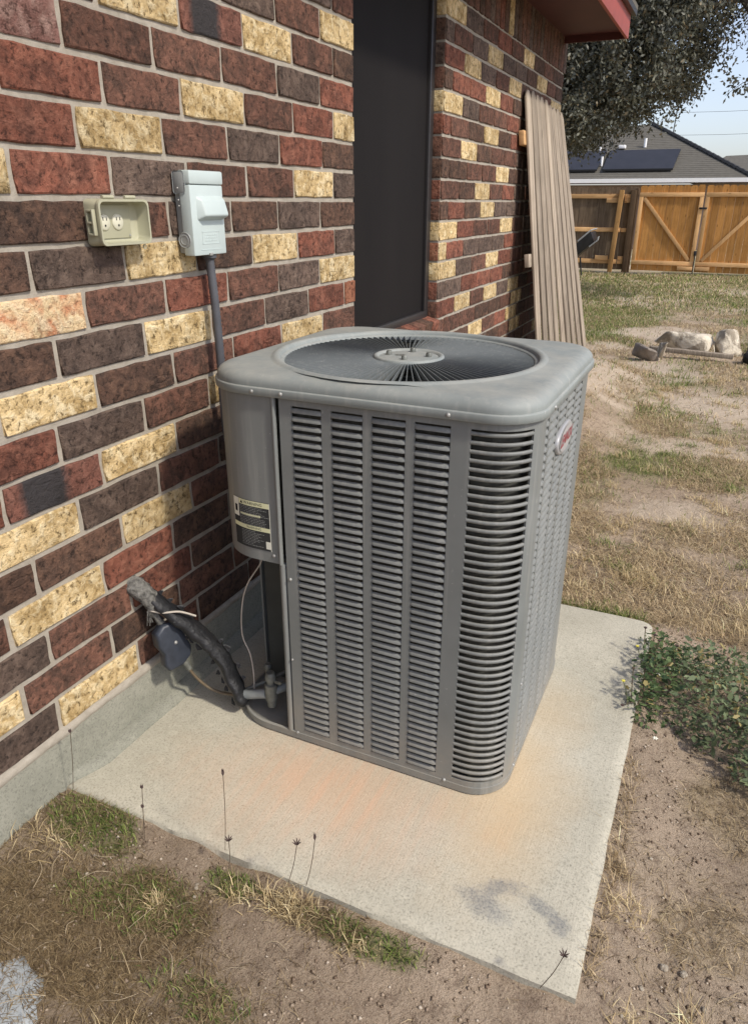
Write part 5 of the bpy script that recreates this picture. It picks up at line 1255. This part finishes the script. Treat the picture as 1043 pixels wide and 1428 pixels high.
# ------------------------------------------------------------------ leafy weeds beside the pad
wn_ = 14000
wx = rng.uniform(1.30, 2.9, wn_*2); wy = rng.uniform(-1.15, -.12, wn_*2)
top = np.interp(wx, [1.3, 1.42, 1.55, 1.72, 2.0, 2.9], [-.42, -.36, -.42, -.47, -.48, -.5]); bot = np.interp(wx, [1.3, 1.40, 1.5, 1.6, 1.72, 2.0, 2.9], [-.78, -.90, -.86, -.92, -1.02, -1.1, -1.1])
e = np.minimum(top-wy, wy-bot)/.07 + (fbm(wx*12, wy*12, 3)-.5)*2.2; k = (e > .1) & (wx > 1.345+.05*rng.random(len(wx)))
wx, wy, e = wx[k], wy[k], np.clip(e[k], 0, 1.4)
hgt = .012 + rng.random(len(wx))**.9*.135*e/1.2*(0.6+.8*fbm(wx*9, wy*9, 2)); n = len(wx)
C_ = np.stack([wx, wy, hgt+.005], 1); d = rng.normal(0, 1, (n, 3)); d[:, 2] = np.abs(d[:, 2])*.45; d /= np.linalg.norm(d, axis=1)[:, None]
s_ = np.cross(d, np.array([0, 0, 1.])+rng.normal(0, .35, (n, 3))); s_ /= np.linalg.norm(s_, axis=1)[:, None]
ln = (.008+.026*rng.random(n)**1.8)[:, None]; wd = ln*rng.uniform(.14, .28, n)[:, None]; up_ = np.array([[0, 0, 1.]])
V = np.stack([C_, C_+d*ln*.35+s_*wd-up_*.001, C_+d*ln*.75+s_*wd*.7, C_+d*ln-up_*ln*.15, C_+d*ln*.75-s_*wd*.7, C_+d*ln*.35-s_*wd-up_*.001], 1).reshape(-1, 3)
F = np.arange(n*6).reshape(-1, 6)
t = rng.random((n, 1)); grey = (wx > 1.5)[:, None]*.5
base = np.array([[.045,.082,.032]])*(1-t)+np.array([[.13,.18,.068]])*t; base = base*(1-grey)+np.array([[.20,.23,.13]])*(.5+.8*t)*grey
dead = (rng.random(n) < .07)[:, None]; base = np.where(dead, np.array([[.33,.27,.11]]), base)
cc = np.repeat(np.concatenate([base, np.ones((n, 1))], 1), 6, axis=0)
wd_ = empty('weed_patch', (1.6, -.7, .02), 'dense leafy green weeds sprawling over the edge of the concrete pad', 'weeds')
link('leaves', np_mesh('leaves', V, F, cc), WEEDM, wd_, (0, 0, 0)); wd_.children[0]['kind'] = 'stuff'
GST = simple('green_stem', (.13,.14,.07), .8, .2, 30, 0); DST = simple('dark_dry_stem', (.10,.075,.05), .85, .2, 30, 0); SDH = simple('dark_seed_head', (.07,.045,.04), .85, .4, 60, 0); YEL = simple('yellow_petal', (.70,.62,.10), .6, .1, 30, 0); WFL = simple('white_petal', (.75,.74,.62), .6, .1, 30, 0)
stm = MB(); r5 = random.Random(2)
for k in range(130):
    i = r5.randrange(n); x, y, z = wx[i], wy[i], hgt[i]; a = r5.uniform(0, 6.28); l_ = r5.uniform(.03, .09)
    stm.tube([(x, y, .0), (x+.01*math.cos(a), y+.01*math.sin(a), z*.8), (x+l_*math.cos(a), y+l_*math.sin(a), z+r5.uniform(-.01, .02))], .0010, 4, cap=False)
stm.build('stems', GST, wd_)['kind'] = 'stuff'
# upright flowering shoots leaning over the slab
shoots = [((1.405,-.60,.02), (1.368,-.545,.075), (1.350,-.520,.105), YEL), ((1.40,-.60,.02), (1.376,-.53,.09), (1.365,-.485,.165), SDH), ((1.405,-.58,.02), (1.397,-.52,.10), (1.399,-.495,.15), SDH), ((1.41,-.57,.02), (1.412,-.53,.09), (1.417,-.50,.135), SDH),
 ((1.37,-.83,.02), (1.352,-.79,.08), (1.333,-.765,.115), YEL), ((1.375,-.82,.02), (1.362,-.77,.10), (1.356,-.74,.155), DST), ((1.43,-.62,.02), (1.455,-.54,.08), (1.475,-.50,.13), SDH), ((1.40,-.72,.02), (1.392,-.68,.09), (1.39,-.665,.115), SDH), ((1.39,-.76,.02), (1.375,-.80,.07), (1.345,-.84,.075), SDH)]
for (a, b, c_, hm) in shoots:
    s__ = MB().tube(smooth_path([a, b, c_], 4), .0016, 5).build('shoot', GST if hm is YEL else DST, wd_, smooth=True)
    h_ = MB()
    for q in range(7):
        w = q*2*math.pi/6; dv = Vector((math.cos(w)*.006, math.sin(w)*.006, .004)) if q < 6 else Vector((0, 0, .006)); c0 = Vector(c_); h_.tube([c0, c0+dv*.6, c0+dv], [.0012, .0028, .0006], 5)
    h_.build('flower_head', hm, s__)
    lf = MB()
    for q in range(3):
        p_ = Vector(a).lerp(Vector(b), .4+.3*q); w = r5.uniform(0, 6.28); dv = Vector((math.cos(w), math.sin(w), .4))*.014; sd_ = Vector((-math.sin(w), math.cos(w), 0))*.004
        lf.add([p_, p_+dv*.5+sd_, p_+dv, p_+dv*.5-sd_], [(0, 1, 2, 3)])
    lf.build('leaf', simple('weed_leaf_plain', (.08,.12,.04), .7, .2, 30, 0) if q < 0 else GST, s__)
for (x, y, z) in ((1.47,-.52,.045), (1.43,-.66,.10), (1.455,-.90,.03), (1.60,-.55,.09), (1.52,-.46,.03)):
    h_ = MB()
    for q in range(6): w = q*math.pi/3; c0 = Vector((x, y, z)); h_.tube([c0, c0+Vector((math.cos(w), math.sin(w), .5))*.005, c0+Vector((math.cos(w), math.sin(w), .2))*.009], [.001, .0026, .0008], 5)
    h_.build('flower', WFL, wd_)
# seed head stalks standing in front of the slab
def stalk(base, top, kind, label):
    e_ = empty('seed_stalk', base, label, 'weed stalk', 'dry seed stalks along the slab edge')
    b_, t_ = Vector(base), Vector(top); mid = b_.lerp(t_, .5)+Vector((.003, 0, 0))
    MB().tube(smooth_path([b_, mid, t_], 5), .0009, 5).build('stem', DST, e_)
    h_ = MB(); n_ = {'claw': 7, 'bud': 5, 'spike': 3}[kind]; sp = {'claw': .8, 'bud': .33, 'spike': .12}[kind]; hl = {'claw': .0125, 'bud': .0105, 'spike': .020}[kind]
    for q in range(n_):
        w = q*2*math.pi/n_+.3; o1 = Vector((math.cos(w)*sp*hl*.6, math.sin(w)*sp*hl*.6, hl*.4)); o2 = Vector((math.cos(w)*sp*hl, math.sin(w)*sp*hl, hl*(1 if kind != 'claw' else .75)))
        h_.tube([t_, t_+o1, t_+o2], [.0010, .0022 if kind != 'claw' else .0016, .0004], 5)
    h_.build('seed_head', SDH, e_); return e_
def back(u, v, y):   # a point of the photograph's plane y, used once to set stem heights
    d_ = rt2*((u-521.5)/1017.63) - up2*((v-714)/1017.63) + fwd; t_ = (y-CAM.y)/d_.y; return CAM+d_*t_
def st2(bu, bv, tu, tv, yb, kind, label):
    b_ = back(bu, bv, yb); t_ = back(tu, tv, yb+.0); stalk(tuple(b_), tuple(t_), kind, label)
st2(102, 1100, 98, 1022, -1.84, 'bud', 'tall thin stalk with round seed head in front of the foundation edge')
st2(199, 1178, 198, 1100, -1.86, 'bud', 'straight dry stalk with pointed bud, tallest just past the green tuft')
st2(201, 1186, 199, 1127, -1.87, 'bud', 'short dry stalk with small bud beside the straight one')
st2(314, 1186, 311, 1082, -1.85, 'spike', 'very thin long stalk ending in a slim dark spike')
st2(319, 1212, 319, 1173, -1.865, 'claw', 'short stalk with spread claw shaped seed head, dark against the slab')
st2(402, 1232, 414, 1178, -1.86, 'claw', 'leaning stalk with small claw seed head above the straw tuft')
st2(427, 1236, 439, 1172, -1.85, 'spike', 'leaning stalk with feathery tip beside the straw tuft')
st2(753, 1378, 786, 1334, -1.845, 'claw', 'curved stalk with drooping seed head by the stained slab corner')
for o in bpy.data.objects:
    if o.name.startswith('text'): bpy.data.objects.remove(o)
